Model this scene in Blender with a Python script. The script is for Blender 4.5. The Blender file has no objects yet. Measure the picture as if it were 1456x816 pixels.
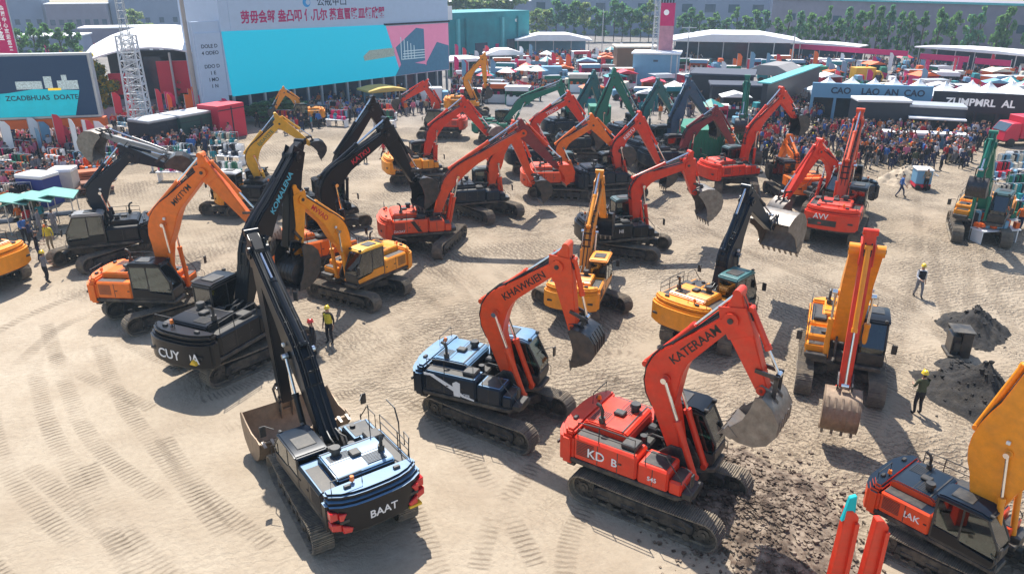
import bpy, bmesh, math, random
from mathutils import Vector, Matrix
R = math.radians
rnd = random.Random(7)
scene = bpy.context.scene
col = scene.collection

# ------------------------------------------------------------------ camera
H = 15.0; F = 1060.0; CX, CY = 728.0, 408.0; PITCH = R(22.2)
cp, sp = math.cos(PITCH), math.sin(PITCH)
cam = bpy.data.cameras.new('camera'); camo = bpy.data.objects.new('camera', cam); col.objects.link(camo)
camo.location = (0, 0, H); camo.rotation_euler = (math.pi/2-PITCH, 0, 0)
cam.sensor_width = 36; cam.lens = 36*F/1456; cam.clip_end = 3000; cam.clip_start = .3
scene.camera = camo

def at(px, py, z=0.0):
    """surveyed spot of the photograph -> place on the ground (or on the level z)"""
    a = (px-CX)/F; b = -(py-CY)/F
    r = (a, cp+b*sp, -sp+b*cp); t = (z-H)/r[2]
    return Vector((r[0]*t, r[1]*t, z))
def height(px, py, top):
    """height of a vertical whose foot is at px,py and whose top shows at row top"""
    P = at(px, py); b = -(top-CY)/F
    return H + P.y*(-sp+b*cp)/(cp+b*sp)

# ------------------------------------------------------------------ materials
def lin(c): return tuple(c)+(1,)
MATS = {}
def mat(name, color, rough=.5, metal=0, coat=0, dust=0.0, var=.12, scale=6, bump=0.0, emit=0, dustcol=(.36,.29,.2)):
    if name in MATS: return MATS[name]
    m = bpy.data.materials.new(name); m.use_nodes = True; nt = m.node_tree; N = nt.nodes; L = nt.links
    b = N['Principled BSDF']; b.inputs['Roughness'].default_value = rough; b.inputs['Metallic'].default_value = metal
    b.inputs['Coat Weight'].default_value = coat; b.inputs['Coat Roughness'].default_value = .12
    tc = N.new('ShaderNodeTexCoord')
    n = N.new('ShaderNodeTexNoise'); n.inputs['Scale'].default_value = scale; n.inputs['Detail'].default_value = 5; n.inputs['Roughness'].default_value = .65
    L.new(tc.outputs['Object'], n.inputs['Vector'])
    mr = N.new('ShaderNodeMapRange'); mr.inputs['From Min'].default_value = .3; mr.inputs['From Max'].default_value = .7
    mr.inputs['To Min'].default_value = 1-var; mr.inputs['To Max'].default_value = 1+var*.6
    L.new(n.outputs['Fac'], mr.inputs['Value'])
    mx = N.new('ShaderNodeVectorMath'); mx.operation = 'SCALE'; mx.inputs[0].default_value = color
    L.new(mr.outputs['Result'], mx.inputs['Scale'])
    out = mx.outputs['Vector']
    if dust > 0:
        n2 = N.new('ShaderNodeTexNoise'); n2.inputs['Scale'].default_value = 2.3; n2.inputs['Detail'].default_value = 8; n2.inputs['Roughness'].default_value = .72
        L.new(tc.outputs['Object'], n2.inputs['Vector'])
        r2 = N.new('ShaderNodeMapRange'); r2.inputs['From Min'].default_value = .42; r2.inputs['From Max'].default_value = .75; r2.inputs['To Max'].default_value = dust
        L.new(n2.outputs['Fac'], r2.inputs['Value'])
        mm = N.new('ShaderNodeMix'); mm.data_type = 'RGBA'
        L.new(r2.outputs['Result'], mm.inputs['Factor']); L.new(out, mm.inputs[6]); mm.inputs[7].default_value = lin(dustcol)
        out = mm.outputs[2]
        ra = N.new('ShaderNodeMapRange'); ra.inputs['To Min'].default_value = rough; ra.inputs['To Max'].default_value = min(1, rough+.45)
        L.new(r2.outputs['Result'], ra.inputs['Value']); L.new(ra.outputs['Result'], b.inputs['Roughness'])
    L.new(out, b.inputs['Base Color'])
    if bump:
        bp = N.new('ShaderNodeBump'); bp.inputs['Strength'].default_value = bump; bp.inputs['Distance'].default_value = .05
        L.new(n.outputs['Fac'], bp.inputs['Height']); L.new(bp.outputs['Normal'], b.inputs['Normal'])
    if emit:
        b.inputs['Emission Color'].default_value = lin(color); b.inputs['Emission Strength'].default_value = emit
    if name in ('paint_black','paint_ink'): b.inputs['Specular IOR Level'].default_value = .3
    MATS[name] = m; return m

PAINT = {
 'red': (.74,.030,.004), 'orange_red': (.78,.065,.006), 'orange': (.88,.17,.005), 'amber': (.88,.30,.006), 'yellow': (.86,.44,.03),
 'black': (.003,.005,.009), 'ink': (.005,.014,.028), 'blue': (.018,.08,.15), 'green': (.006,.17,.11), 'teal': (.012,.12,.13),
 'maroon': (.20,.02,.03), 'grey': (.26,.26,.26), 'white': (.72,.72,.72), 'dark_teal': (.01,.06,.07), 'steel_blue': (.12,.25,.4)}  # steel blue also serves as sky sheen painted on deck tops
def paint(n): return mat('paint_'+n, PAINT[n], .40 if n not in ('black','ink') else .30, 0, .0 if n in ('black','ink') else .06, .16 if n not in ('black','ink') else .0, .16, 3, dustcol=(.34,.22,.12))
M_TRACK = mat('track_steel', (.15,.125,.10), .7, .1, 0, .95, .3, 7, .2)
M_FRAME = mat('chassis_black', (.018,.018,.02), .5, .0, 0, .45, .3, 5)
M_STEEL = mat('worn_steel', (.24,.22,.2), .46, .6, 0, .5, .35, 4, .1, dustcol=(.22,.14,.09))
M_DARKSTEEL = mat('dark_steel', (.06,.063,.07), .33, .7, 0, .35, .35, 4, .1, dustcol=(.22,.15,.1))
M_RUST = mat('muddy_steel', (.27,.19,.13), .55, .35, 0, .6, .35, 4, .2)
M_CHROME = mat('chrome_rod', (.7,.7,.72), .15, 1, 0, 0, .05)
M_HOSE = mat('rubber_hose', (.01,.01,.011), .45)
M_BLACKPL = mat('black_plastic', (.02,.021,.023), .45, 0, 0, .2)
M_SEAT = mat('seat_fabric', (.04,.04,.045), .9)
M_WHITE = mat('white_marking', (.8,.8,.8), .5, var=.04)
M_BLACKMARK = mat('black_marking', (.012,.012,.012), .45)
M_REDMARK = mat('red_marking', (.6,.01,.03), .45)
M_YELMARK = mat('yellow_marking', (.8,.5,.02), .45)
M_CYANMARK = mat('cyan_marking', (.1,.5,.65), .45)
M_BEACON = mat('beacon_orange', (.9,.2,.01), .3, coat=.5)
M_LAMP = mat('lamp_lens', (.75,.75,.7), .15, coat=.6)
M_TAIL = mat('tail_lens', (.6,.01,.01), .2, coat=.6)
def glass_mat():
    m = bpy.data.materials.new('cab_glass'); m.use_nodes = True; nt = m.node_tree; N = nt.nodes; L = nt.links
    for n in list(N): N.remove(n)
    o = N.new('ShaderNodeOutputMaterial'); t = N.new('ShaderNodeBsdfTransparent'); t.inputs['Color'].default_value = (.17,.30,.29,1)
    g = N.new('ShaderNodeBsdfGlossy'); g.inputs['Roughness'].default_value = .04; g.inputs['Color'].default_value = (.9,.95,1,1)
    f = N.new('ShaderNodeFresnel'); f.inputs['IOR'].default_value = 1.6
    a = N.new('ShaderNodeMath'); a.operation = 'MULTIPLY_ADD'; a.inputs[1].default_value = 1.1; a.inputs[2].default_value = .06
    mx = N.new('ShaderNodeMixShader'); L.new(f.outputs[0], a.inputs[0]); L.new(a.outputs[0], mx.inputs[0]); L.new(t.outputs[0], mx.inputs[1]); L.new(g.outputs[0], mx.inputs[2]); L.new(mx.outputs[0], o.inputs[0])
    return m
M_GLASS = glass_mat()

# ------------------------------------------------------------------ mesh building
class MB:
    def __init__(s): s.v = []; s.f = []; s.m = []
    def add(s, vs, fs, mi=0, mx=None):
        o = len(s.v)
        s.v += [tuple(mx @ Vector(v)) for v in vs] if mx is not None else [tuple(v) for v in vs]
        s.f += [tuple(i+o for i in f) for f in fs]; s.m += [mi]*len(fs)
    def bm(s, b, mi=0, mx=None):
        b.verts.index_update()
        s.add([v.co.copy() for v in b.verts], [[v.index for v in f.verts] for f in b.faces], mi, mx); b.free()
    def box(s, c, d, mi=0, rot=None, bev=0, mx=None):
        x, y, z = d[0]/2, d[1]/2, d[2]/2
        M = Matrix.Translation(c)
        if rot: M = M @ (Matrix.Rotation(rot[2],4,'Z') @ Matrix.Rotation(rot[1],4,'Y') @ Matrix.Rotation(rot[0],4,'X'))
        if mx is not None: M = mx @ M
        vs = [(i*x, j*y, k*z) for i in (-1,1) for j in (-1,1) for k in (-1,1)]
        fs = [(0,1,3,2),(4,6,7,5),(0,4,5,1),(2,3,7,6),(0,2,6,4),(1,5,7,3)]
        if bev:
            b = bmesh.new(); vv = [b.verts.new(v) for v in vs]
            for f in fs: b.faces.new([vv[i] for i in f])
            bmesh.ops.bevel(b, geom=b.edges[:], offset=min(bev, min(x,y,z)*.9), segments=1, affect='EDGES'); s.bm(b, mi, M)
        else: s.add(vs, fs, mi, M)
    def span(s, x0, x1, y0, y1, z0, z1, mi=0, bev=0, mx=None):
        s.box(((x0+x1)/2,(y0+y1)/2,(z0+z1)/2), (abs(x1-x0),abs(y1-y0),abs(z1-z0)), mi, None, bev, mx)
    def poly(s, pts, axis, a, b_, mi=0, bev=0, segs=1, mx=None):
        """extrude polygon; axis 'y': pts=(x,z); axis 'z': pts=(x,y); axis 'x': pts=(y,z)"""
        def p(q, h): return (q[0],h,q[1]) if axis=='y' else (q[0],q[1],h) if axis=='z' else (h,q[0],q[1])
        n = len(pts); b = bmesh.new(); A = [b.verts.new(p(q,a)) for q in pts]; B = [b.verts.new(p(q,b_)) for q in pts]
        b.faces.new(A); b.faces.new(B[::-1])
        for i in range(n): b.faces.new([A[i], B[i], B[(i+1)%n], A[(i+1)%n]])
        bmesh.ops.recalc_face_normals(b, faces=b.faces[:])
        if bev: bmesh.ops.bevel(b, geom=[e for e in b.edges if e.calc_face_angle(0) > .4], offset=bev, segments=segs, affect='EDGES', clamp_overlap=True)
        s.bm(b, mi, mx)
    def cyl(s, p0, p1, r, mi=0, seg=12, r2=None, mx=None, caps=True):
        p0, p1 = Vector(p0), Vector(p1); d = p1-p0; q = d.to_track_quat('Z','Y').to_matrix(); r2 = r if r2 is None else r2
        vs = []
        for pp, rr in ((p0,r),(p1,r2)):
            for i in range(seg):
                a = 2*math.pi*i/seg; vs.append(pp + q @ Vector((math.cos(a)*rr, math.sin(a)*rr, 0)))
        fs = [(i,(i+1)%seg,seg+(i+1)%seg,seg+i) for i in range(seg)]
        if caps: fs += [tuple(range(seg))[::-1], tuple(range(seg,2*seg))]
        s.add(vs, fs, mi, mx)
    def tube(s, path, r, mi=0, seg=6, mx=None):
        path = [Vector(p) for p in path]; vs = []; n = len(path)
        for i, p in enumerate(path):
            d = (path[min(i+1,n-1)]-path[max(i-1,0)]).normalized(); q = d.to_track_quat('Z','Y').to_matrix()
            for k in range(seg):
                a = 2*math.pi*k/seg; vs.append(p + q @ Vector((math.cos(a)*r, math.sin(a)*r, 0)))
        fs = [(i*seg+k, i*seg+(k+1)%seg, (i+1)*seg+(k+1)%seg, (i+1)*seg+k) for i in range(n-1) for k in range(seg)]
        fs += [tuple(range(seg))[::-1], tuple(range((n-1)*seg, n*seg))]
        s.add(vs, fs, mi, mx)
    def ladder(s, up, lo, w, mi=0, bev=.03, mx=None):
        """box beam in the x-z plane between an upper and a lower chord; w = half width (or list)"""
        n = len(up); b = bmesh.new(); rows = []
        for i in range(n):
            ww = w[i] if isinstance(w, (list,tuple)) else w
            rows.append([b.verts.new((up[i][0],-ww,up[i][1])), b.verts.new((up[i][0],ww,up[i][1])), b.verts.new((lo[i][0],ww,lo[i][1])), b.verts.new((lo[i][0],-ww,lo[i][1]))])
        for i in range(n-1):
            for k in range(4): b.faces.new([rows[i][k], rows[i][(k+1)%4], rows[i+1][(k+1)%4], rows[i+1][k]])
        b.faces.new(rows[0][::-1]); b.faces.new(rows[-1])
        bmesh.ops.recalc_face_normals(b, faces=b.faces[:])
        if bev: bmesh.ops.bevel(b, geom=[e for e in b.edges if e.calc_face_angle(0) > .6], offset=bev, segments=2, affect='EDGES', clamp_overlap=True)
        s.bm(b, mi, mx)
    def mesh(s, name, smooth=True, ang=32):
        me = bpy.data.meshes.new(name); me.from_pydata(s.v, [], s.f); me.polygons.foreach_set('material_index', s.m)
        me.update()
        if smooth: me.shade_smooth(); me.set_sharp_from_angle(angle=R(ang))
        return me

def tag(o, label=None, cat=None, group=None, kind=None):
    if label: o['label'] = label
    if cat: o['category'] = cat
    if group: o['group'] = group
    if kind: o['kind'] = kind
    return o
def obj(name, me, mats=(), parent=None, loc=(0,0,0), rot=(0,0,0), sc=None):
    o = bpy.data.objects.new(name, me); col.objects.link(o)
    if parent is not None: o.parent = parent
    o.location = loc; o.rotation_euler = rot
    if sc is not None: o.scale = sc if hasattr(sc,'__len__') else (sc,)*3
    if me is not None and mats:
        while len(me.materials) < len(mats): me.materials.append(None)
        for i, m in enumerate(mats):
            o.material_slots[i].link = 'OBJECT'; o.material_slots[i].material = m
    return o
def empty(name, loc=(0,0,0), rz=0, label=None, cat=None, group=None, sc=1):
    o = bpy.data.objects.new(name, None); col.objects.link(o); o.location = loc; o.rotation_euler = (0,0,rz); o.scale = (sc,)*3
    o.empty_display_size = .3
    return tag(o, label, cat, group)

_txt = {}
def text_mesh(t, size, ext=.006, bold=0.0):
    k = (t, size, ext, bold)
    if k not in _txt:
        c = bpy.data.curves.new('lettering', 'FONT'); c.body = t; c.size = size; c.extrude = ext; c.align_x = 'CENTER'; c.align_y = 'CENTER'; c.offset = bold; c.resolution_u = 3
        o = bpy.data.objects.new('lettering', c); col.objects.link(o)
        dg = bpy.context.evaluated_depsgraph_get(); me = bpy.data.meshes.new_from_object(o.evaluated_get(dg))
        bpy.data.objects.remove(o); bpy.data.curves.remove(c); me.materials.clear(); _txt[k] = me
    return _txt[k]
def lettering(t, size, m, parent, loc, xdir, updir, bold=.012, stretch=1.0):
    """raised letters reading along xdir, upright along updir"""
    x = Vector(xdir).normalized(); z = x.cross(Vector(updir)).normalized(); y = z.cross(x)
    o = obj('lettering', text_mesh(t, size, .006, bold*size), [m], parent)
    Mx = Matrix((x,y,z)).transposed().to_4x4(); Mx.translation = Vector(loc)
    o.matrix_local = Mx @ Matrix.Diagonal((stretch,1,1,1)); return o

# ------------------------------------------------------------------ excavator parts (shared meshes)
def track_mesh():
    b = MB(); r = .43; cx = 1.9; zc = .47; n = 50
    L1 = 2*cx; arc = math.pi*r; tot = 2*L1+2*arc
    for i in range(n):
        d = tot*i/n
        if d < L1: x, z, a = -cx+d, zc+r-.05*math.sin(math.pi*d/L1), 0
        elif d < L1+arc: t = (d-L1)/r; x, z, a = cx+r*math.sin(t), zc+r*math.cos(t), t
        elif d < 2*L1+arc: x, z, a = cx-(d-L1-arc), zc-r, math.pi
        else: t = (d-2*L1-arc)/r; x, z, a = -cx-r*math.sin(t), zc-r*math.cos(t), math.pi+t
        M = Matrix.Translation((x,0,z)) @ Matrix.Rotation(a,4,'Y')
        w = tot/n*.94
        b.span(-w/2, w/2, -.31, .31, -.016, .016, 0, 0, M)
        for gx in (-.055, .005, .065): b.span(gx-.011, gx+.011, -.31, .31, .016, .05, 0, 0, M)
        b.span(-w*.56, w*.56, -.13, -.07, -.09, -.018, 0, 0, M); b.span(-w*.56, w*.56, .07, .13, -.09, -.018, 0, 0, M)
    return b.mesh('track')
def track_frame_mesh():
    b = MB()
    b.poly([(-1.6,.3),(-1.55,.62),(-1.2,.7),(1.2,.7),(1.6,.6),(1.6,.3)], 'y', -.2, .2, 0, .03)
    for x in (-.7,.7): b.span(x-.12, x+.12, -.1, .1, .7, .78)
    for x in (-1.2,-.4,.4,1.2): b.span(x-.2,x+.2,-.235,.235,.34,.48,0,.02)
    return b.mesh('track_frame')
def wheel_mesh(r, w, teeth=0):
    b = MB(); b.cyl((0,-w/2,0),(0,w/2,0), r, 0, 24); b.cyl((0,-w/2-.05,0),(0,w/2+.05,0), r*.45, 0, 16); b.cyl((0,-w/2-.09,0),(0,w/2+.09,0), r*.2, 0, 10)
    for k in range(teeth):
        a = 2*math.pi*k/teeth; b.box((math.cos(a)*r,0,math.sin(a)*r),(.07,w*.7,.07),0,(0,-a,0))
    for k in range(8):
        a = 2*math.pi*k/8; b.cyl((math.cos(a)*r*.62,-w/2-.03,math.sin(a)*r*.62),(math.cos(a)*r*.62,w/2+.03,math.sin(a)*r*.62), .025, 0, 6)
    return b.mesh('wheel')
def rollers_mesh():
    b = MB()
    for k in range(7):
        x = -1.45+k*.48
        for y in (-.16,.16): b.cyl((x,y-.06,.2),(x,y+.06,.2),.12,0,14)
    for x in (-.7,.7): b.cyl((x,-.12,.8),(x,.12,.8),.07,0,12)
    return b.mesh('rollers')
def chassis_mesh():
    b = MB()
    b.poly([(-.75,-.6),(-.35,-.75),(.35,-.75),(.75,-.6),(.75,.6),(.35,.75),(-.35,.75),(-.75,.6)], 'z', .5, .95, 0, .04)
    for sx in (-1,1):
        for sy in (-1,1):
            b.poly([(sx*.25,sy*.5),(sx*.75,sy*.45),(sx*1.15,sy*1.12),(sx*.6,sy*1.12)], 'z', .45, .8, 0, .03)
    b.cyl((0,0,.9),(0,0,1.08),.62,0,36); b.cyl((0,0,1.02),(0,0,1.16),.7,0,36)
    return b.mesh('chassis')
def deck_mesh():
    b = MB()
    b.poly([(-2.5,-1.4),(1.0,-1.4),(1.4,-1.0),(1.4,-.3),(1.0,-.22),(1.0,.22),(1.3,.4),(1.45,.5),(1.45,1.4),(-2.5,1.4)], 'z', 1.16, 1.33, 0, .03)
    for s in (-1,1): b.poly([(.1,1.2),(1.05,1.2),(1.02,1.6),(.62,2.18),(.3,2.18),(-.4,1.5),(-.4,1.2)], 'y', s*.3-.04, s*.3+.04, 0, .01)
    b.span(-.4,.2,-.45,.45,1.33,1.6,0,.03)
    return b.mesh('platform')
def arcplan(x0, xr, hw, n=9, r=.5):
    pts = [(x0,-hw)]
    for i in range(n):
        t = i/(n-1)*2-1
        y = t*hw; x = xr + r*(abs(t)**3.2)*.75
        pts.append((x, y))
    pts.append((x0,hw)); return pts
def counterweight_mesh():
    b = MB()
    b.poly(arcplan(-2.33,-3.12,1.45), 'z', 1.08, 2.08, 0, .09, 2)
    b.poly(arcplan(-2.33,-2.98,1.38), 'z', 2.08, 2.30, 0, .07, 2)
    b.poly(arcplan(-2.33,-2.95,1.3), 'z', .98, 1.08, 1)
    for s in (-1,1):
        b.box((-2.62,s*.75,2.33),(.12,.2,.1),1,None,.02)
        b.box((-2.99,s*1.02,1.55),(.06,.34,.1),1,(0,0,0),.01)
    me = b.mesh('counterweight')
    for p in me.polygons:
        if p.material_index == 0 and p.normal.z > .6: p.material_index = 2  # upper faces share the deck-top colour, a painted sky sheen where blue
    return me
def house_mesh():   # mats: 0 side colour, 1 dark gap / grille, 2 black tread plate
    b = MB()
    def seam(x,y,z0,z1): b.span(x-.012,x+.012,y-.004 if y>0 else y-.004,y+.004,z0,z1,1)
    for s in (-1,1):
        x1 = -.62 if s>0 else -.25
        b.span(-2.32, x1, s*.62, s*1.43, 1.345, 2.16, 0, .07)
        for x in ((-1.45,) if s>0 else (-1.5,-.85)): seam(x, s*1.432, 1.42, 2.08)
        for k in range(9):
            b.span(-2.2,-1.62,s*1.428,s*1.44,1.55+k*.055,1.575+k*.055,1)
        for x in (-1.36,-.76): b.span(x-.05,x+.05,s*1.43,s*1.452,1.72,1.76,1)
        for x in (-2.1,-1.7,-1.3): b.span(x-.012,x+.012,s*.75,s*1.3,2.158,2.165,1)
    # tank and tool box in front of the side opposite the cab
    b.span(-.22,.72,-1.43,-.52,1.345,2.02,0,.06); b.span(.74,1.12,-1.40,-.52,1.345,1.78,0,.05); b.span(1.13,1.42,-1.36,-.56,1.3,1.5,2,.02)
    b.span(-.1,.62,-1.3,-.65,2.02,2.034,2); b.span(.78,1.08,-1.3,-.62,1.78,1.794,2)
    b.cyl((.45,-.8,2.02),(.45,-.8,2.12),.09,1,14); seam(.25,-1.432,1.42,1.95)
    # engine hood
    b.poly([(-2.3,2.0),(-2.3,2.36),(-2.15,2.44),(-.95,2.44),(-.8,2.34),(-.8,2.0)], 'y', -.88, .88, 0, .04, 2)
    b.span(-1.02,-.98,-.86,.86,2.43,2.45,1); b.span(-1.6,-1.58,-.86,.86,2.437,2.447,1)
    for k in range(8): b.span(-2.15+k*.06,-2.12+k*.06,-.7,-.1,2.438,2.452,1)
    for k in range(6): b.span(-1.5+k*.06,-1.47+k*.06,.1,.75,2.438,2.452,1)
    b.span(-2.25,-1.0,.92,1.32,2.155,2.17,2); b.span(-2.25,-.4,-1.32,-.92,2.155,2.17,2)
    b.span(-.75,-.3,-.55,.55,1.5,1.98,1,.05)      # pump bay behind boom
    me = b.mesh('engine_cover')
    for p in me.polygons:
        if p.material_index == 0 and p.normal.z > .8 and p.center.z > 1.5: p.material_index = 3  # upward faces take the top colour; blue there imitates reflected sky
    return me
def fittings_mesh():
    b = MB()
    b.cyl((-1.75,-.72,2.4),(-1.75,-.72,2.62),.1,0,14); b.tube([(-1.75,-.72,2.6),(-1.75,-.72,2.85),(-1.82,-.72,2.98),(-1.95,-.72,3.03)],.055,0,8)
    b.cyl((-1.2,.45,2.42),(-1.2,.45,2.6),.13,0,16); b.cyl((-1.2,.45,2.6),(-1.2,.45,2.7),.18,0,16,.15)
    b.box((-.62,-.98,2.24),(.5,.5,.16),0,None,.04); b.box((-1.5,0,2.5),(.35,.3,.1),0,None,.03)
    b.box((-.5,.3,2.1),(.3,.3,.3),0,None,.05); b.cyl((-.55,-.3,1.98),(-.55,-.3,2.2),.11,0,14)
    b.tube([(-.6,-.2,2.1),(-.3,-.25,2.3),(0,-.2,2.25),(.3,-.18,2.3)],.03,0); b.tube([(-.6,.2,2.0),(-.3,.15,2.25),(0,.12,2.2),(.3,.1,2.3)],.03,0)
    return b.mesh('roof_fittings')
def rail_mesh():
    b = MB()
    def loop(p): b.tube(p,.018,0,6)
    y=-1.38
    loop([(-2.2,y,2.15),(-2.2,y,2.62),(-1.5,y,2.68),(-.35,y,2.68),(-.35,y,2.15)]); loop([(-2.2,y,2.4),(-.35,y,2.42)]); loop([(-1.5,y,2.16),(-1.5,y,2.68)])
    loop([(.0,y,2.02),(.0,y,2.5),(.6,y,2.5),(.75,y,2.3),(1.1,y,1.9),(1.1,y,1.78)])
    loop([(-2.6,1.2,2.28),(-2.6,1.2,2.66),(-2.6,.3,2.66),(-2.6,.3,2.28)])
    return b.mesh('handrail')
CABP = [(-.58,1.34),(-.6,2.95),(-.5,3.04),(.78,3.06),(.92,2.98),(1.38,2.1),(1.4,1.62),(1.25,1.34)]
def cab_mesh():     # 0 frame black, 1 door/side colour
    b = MB(); y0, y1 = .5, 1.42
    P = CABP
    b.span(-.58,1.3,y0,y1,1.34,1.46,0,.02)                       # floor
    b.poly([(-.58,1.36),(-.585,1.86),(.2,1.86),(.35,1.72),(1.4,1.62),(1.25,1.36)],'y',y1-.05,y1,1,.01)   # door bottom
    b.poly([(-.58,1.36),(-.585,1.86),(1.36,1.72),(1.4,1.62),(1.25,1.36)],'y',y0,y0+.05,0,.01)
    b.span(-.6,-.54,y0,y1,1.36,2.02,1,.01); b.poly([(1.33,1.36),(1.4,1.62),(1.385,1.86),(1.33,1.86)],'y',y0,y1,0)
    for y in (y0+.035, y1-.035):
        b.tube([(-.565,y,1.4),(-.575,y,2.94)],.045,0,8); b.tube([(.25,y,1.75),(.22,y,2.96)],.035,0,8)
        b.tube([(1.3,y,1.4),(1.37,y,1.62),(1.35,y,2.1),(.9,y,2.96)],.04,0,8); b.tube([(-.55,y,2.94),(.9,y,2.98)],.045,0,8)
    for x,z in ((-.575,2.94),(.9,2.96),(1.36,1.84)): b.tube([(x,y0+.03,z),(x,y1-.03,z)],.04,0,8)
    b.span(-.3,.3,.72,1.2,1.46,1.9,2,.05); b.box((-.28,.96,2.2),(.14,.48,.75),2,(0,-.12,0),.05); b.box((-.3,.96,2.62),(.12,.28,.2),2,None,.04)
    b.span(.75,1.15,.7,1.2,1.46,1.7,2,.04)
    for s in (.62,1.3): b.tube([(.25,s,1.8),(.35,s,2.08)],.03,2,6)
    return b.mesh('cab')
def cabroof_mesh():
    b = MB(); b.poly([(-.66,2.93),(-.62,3.08),(-.4,3.13),(.7,3.15),(.95,3.08),(1.02,2.96)],'y',.46,1.46,0,.05,2)
    b.span(-.3,.35,.65,1.25,3.135,3.17,1,.02)
    for s in (.6,1.3): b.cyl((.9,s,3.1),(1.02,s,3.1),.06,1,10)
    return b.mesh('cab_roof')
def windows():
    y0, y1 = .5, 1.42; out = []
    b = MB(); b.poly([(-.53,1.9),(-.53,2.9),(.19,2.92),(.22,1.88)],'y',y1-.03,y1-.018); out.append(b.mesh('window',False))
    b = MB(); b.poly([(.28,1.78),(.26,2.92),(.88,2.93),(1.31,2.1),(1.33,1.74)],'y',y1-.03,y1-.018); out.append(b.mesh('window',False))
    b = MB(); b.poly([(-.53,1.9),(-.53,2.9),(.88,2.93),(1.31,2.1),(1.33,1.8)],'y',y0+.018,y0+.03); out.append(b.mesh('window',False))
    b = MB(); b.poly([(-.58,2.05),(-.59,2.9),(-.578,2.9),(-.568,2.05)],'y',y0+.08,y1-.08); out.append(b.mesh('window',False))
    b = MB(); b.poly([(1.37,1.88),(1.36,2.1),(.915,2.93),(.903,2.92),(1.345,2.1),(1.355,1.88)],'y',y0+.08,y1-.08); out.append(b.mesh('windscreen',False))
    return out
def mirror_mesh(s):
    b = MB(); b.tube([(1.2,s*1.42,2.4),(1.45,s*1.62,2.45),(1.5,s*1.66,2.1)],.015,0,6); b.box((1.5,s*1.68,2.25),(.06,.2,.38),0,None,.02)
    b.tube([(1.2,s*1.42,1.9),(1.45,s*1.5,1.7),(1.45,s*1.5,1.35)],.015,0,6)
    return b.mesh('mirror')
def beacon_mesh():
    b = MB(); b.cyl((0,0,0),(0,0,.1),.02,0,8); b.cyl((0,0,.1),(0,0,.24),.07,1,12,.055); return b.mesh('beacon')
TRACK=track_mesh(); TFRAME=track_frame_mesh(); SPROCK=wheel_mesh(.37,.2,20); IDLER=wheel_mesh(.38,.22); ROLLERS=rollers_mesh(); CHASSIS=chassis_mesh()
DECK=deck_mesh(); CW=counterweight_mesh(); HOUSE=house_mesh(); FIT=fittings_mesh(); RAIL=rail_mesh(); CAB=cab_mesh(); CROOF=cabroof_mesh(); WINS=windows()
MIRL=mirror_mesh(1); MIRR=mirror_mesh(-1); BEACON=beacon_mesh()

def bucket_mesh(sz, w):
    b = MB(); S = [(-.12,.12),(-.05,.5),(.15,.86),(.5,1.06),(.9,1.05),(1.22,.84),(1.42,.5),(1.5,.12),(1.52,.0)]
    S = [(x*sz,z*sz) for x,z in S]; hw = w/2
    inner = [(x*.93+.035*sz, z*.94-.01) for x,z in S]
    n = len(S); vs=[]; 
    for x,z in S: vs += [(x,-hw,z),(x,hw,z)]
    for x,z in inner: vs += [(x,-hw+.03,z),(x,hw-.03,z)]
    fs = []
    for i in range(n-1):
        fs.append((2*i,2*i+1,2*i+3,2*i+2)); o=2*n; fs.append((o+2*i,o+2*i+2,o+2*i+3,o+2*i+1))
    b.add(vs, fs, 0)
    for s in (-1,1):     # side plates with concave mouth
        pts = S + [(1.25*sz,.06*sz),(.8*sz,.16*sz),(.35*sz,.1*sz),(0,-.02*sz)]
        b.poly(pts,'y',s*hw-.02,s*hw+.02,0,0)
        b.poly([(1.2*sz,.0),(1.52*sz,.0),(1.5*sz,.3*sz),(1.3*sz,.4*sz)],'y',s*(hw+.02)-.015,s*(hw+.02)+.015,0)
    for k in range(5):   # wear strips on the back
        y = -hw+w*(k+.5)/5
        for i in range(2,n-2):
            a, c = Vector((S[i][0],y,S[i][1])), Vector((S[i+1][0],y,S[i+1][1])); m_=(a+c)/2; d=c-a
            b.box(m_,(d.length,.07,.035),0,(0,-math.atan2(d.z,d.x),0))
    b.box((1.5*sz,0,.03*sz),(.1,w,.05),0)
    for s in (-1,1):     # ears for the pins
        b.poly([(-.14*sz,-.1),(.08*sz,-.14),(.16*sz,.3*sz),(.1*sz,.62*sz),(-.12*sz,.5*sz),(-.18*sz,.2*sz)],'y',s*.2-.03,s*.2+.03,0,.01)
    b.cyl((0,-.26,0),(0,.26,0),.06,0,12); b.cyl((-.03*sz,-.26,.38*sz),(-.03*sz,.26,.38*sz),.055,0,12)
    t = MB(); nt = max(4,int(w/.28))
    for k in range(nt):
        y = -hw+.1+(w-.2)*k/(nt-1)
        t.poly([(1.46*sz,-.03),(1.46*sz,.09),(1.72*sz,.0),(1.74*sz,-.03)],'y',y-.045,y+.045,0)
    return b.mesh('bucket'), t.mesh('bucket_teeth',False)
_bk = {}
def rot2(v,a): return (v[0]*math.cos(a)-v[1]*math.sin(a), v[0]*math.sin(a)+v[1]*math.cos(a))

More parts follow.
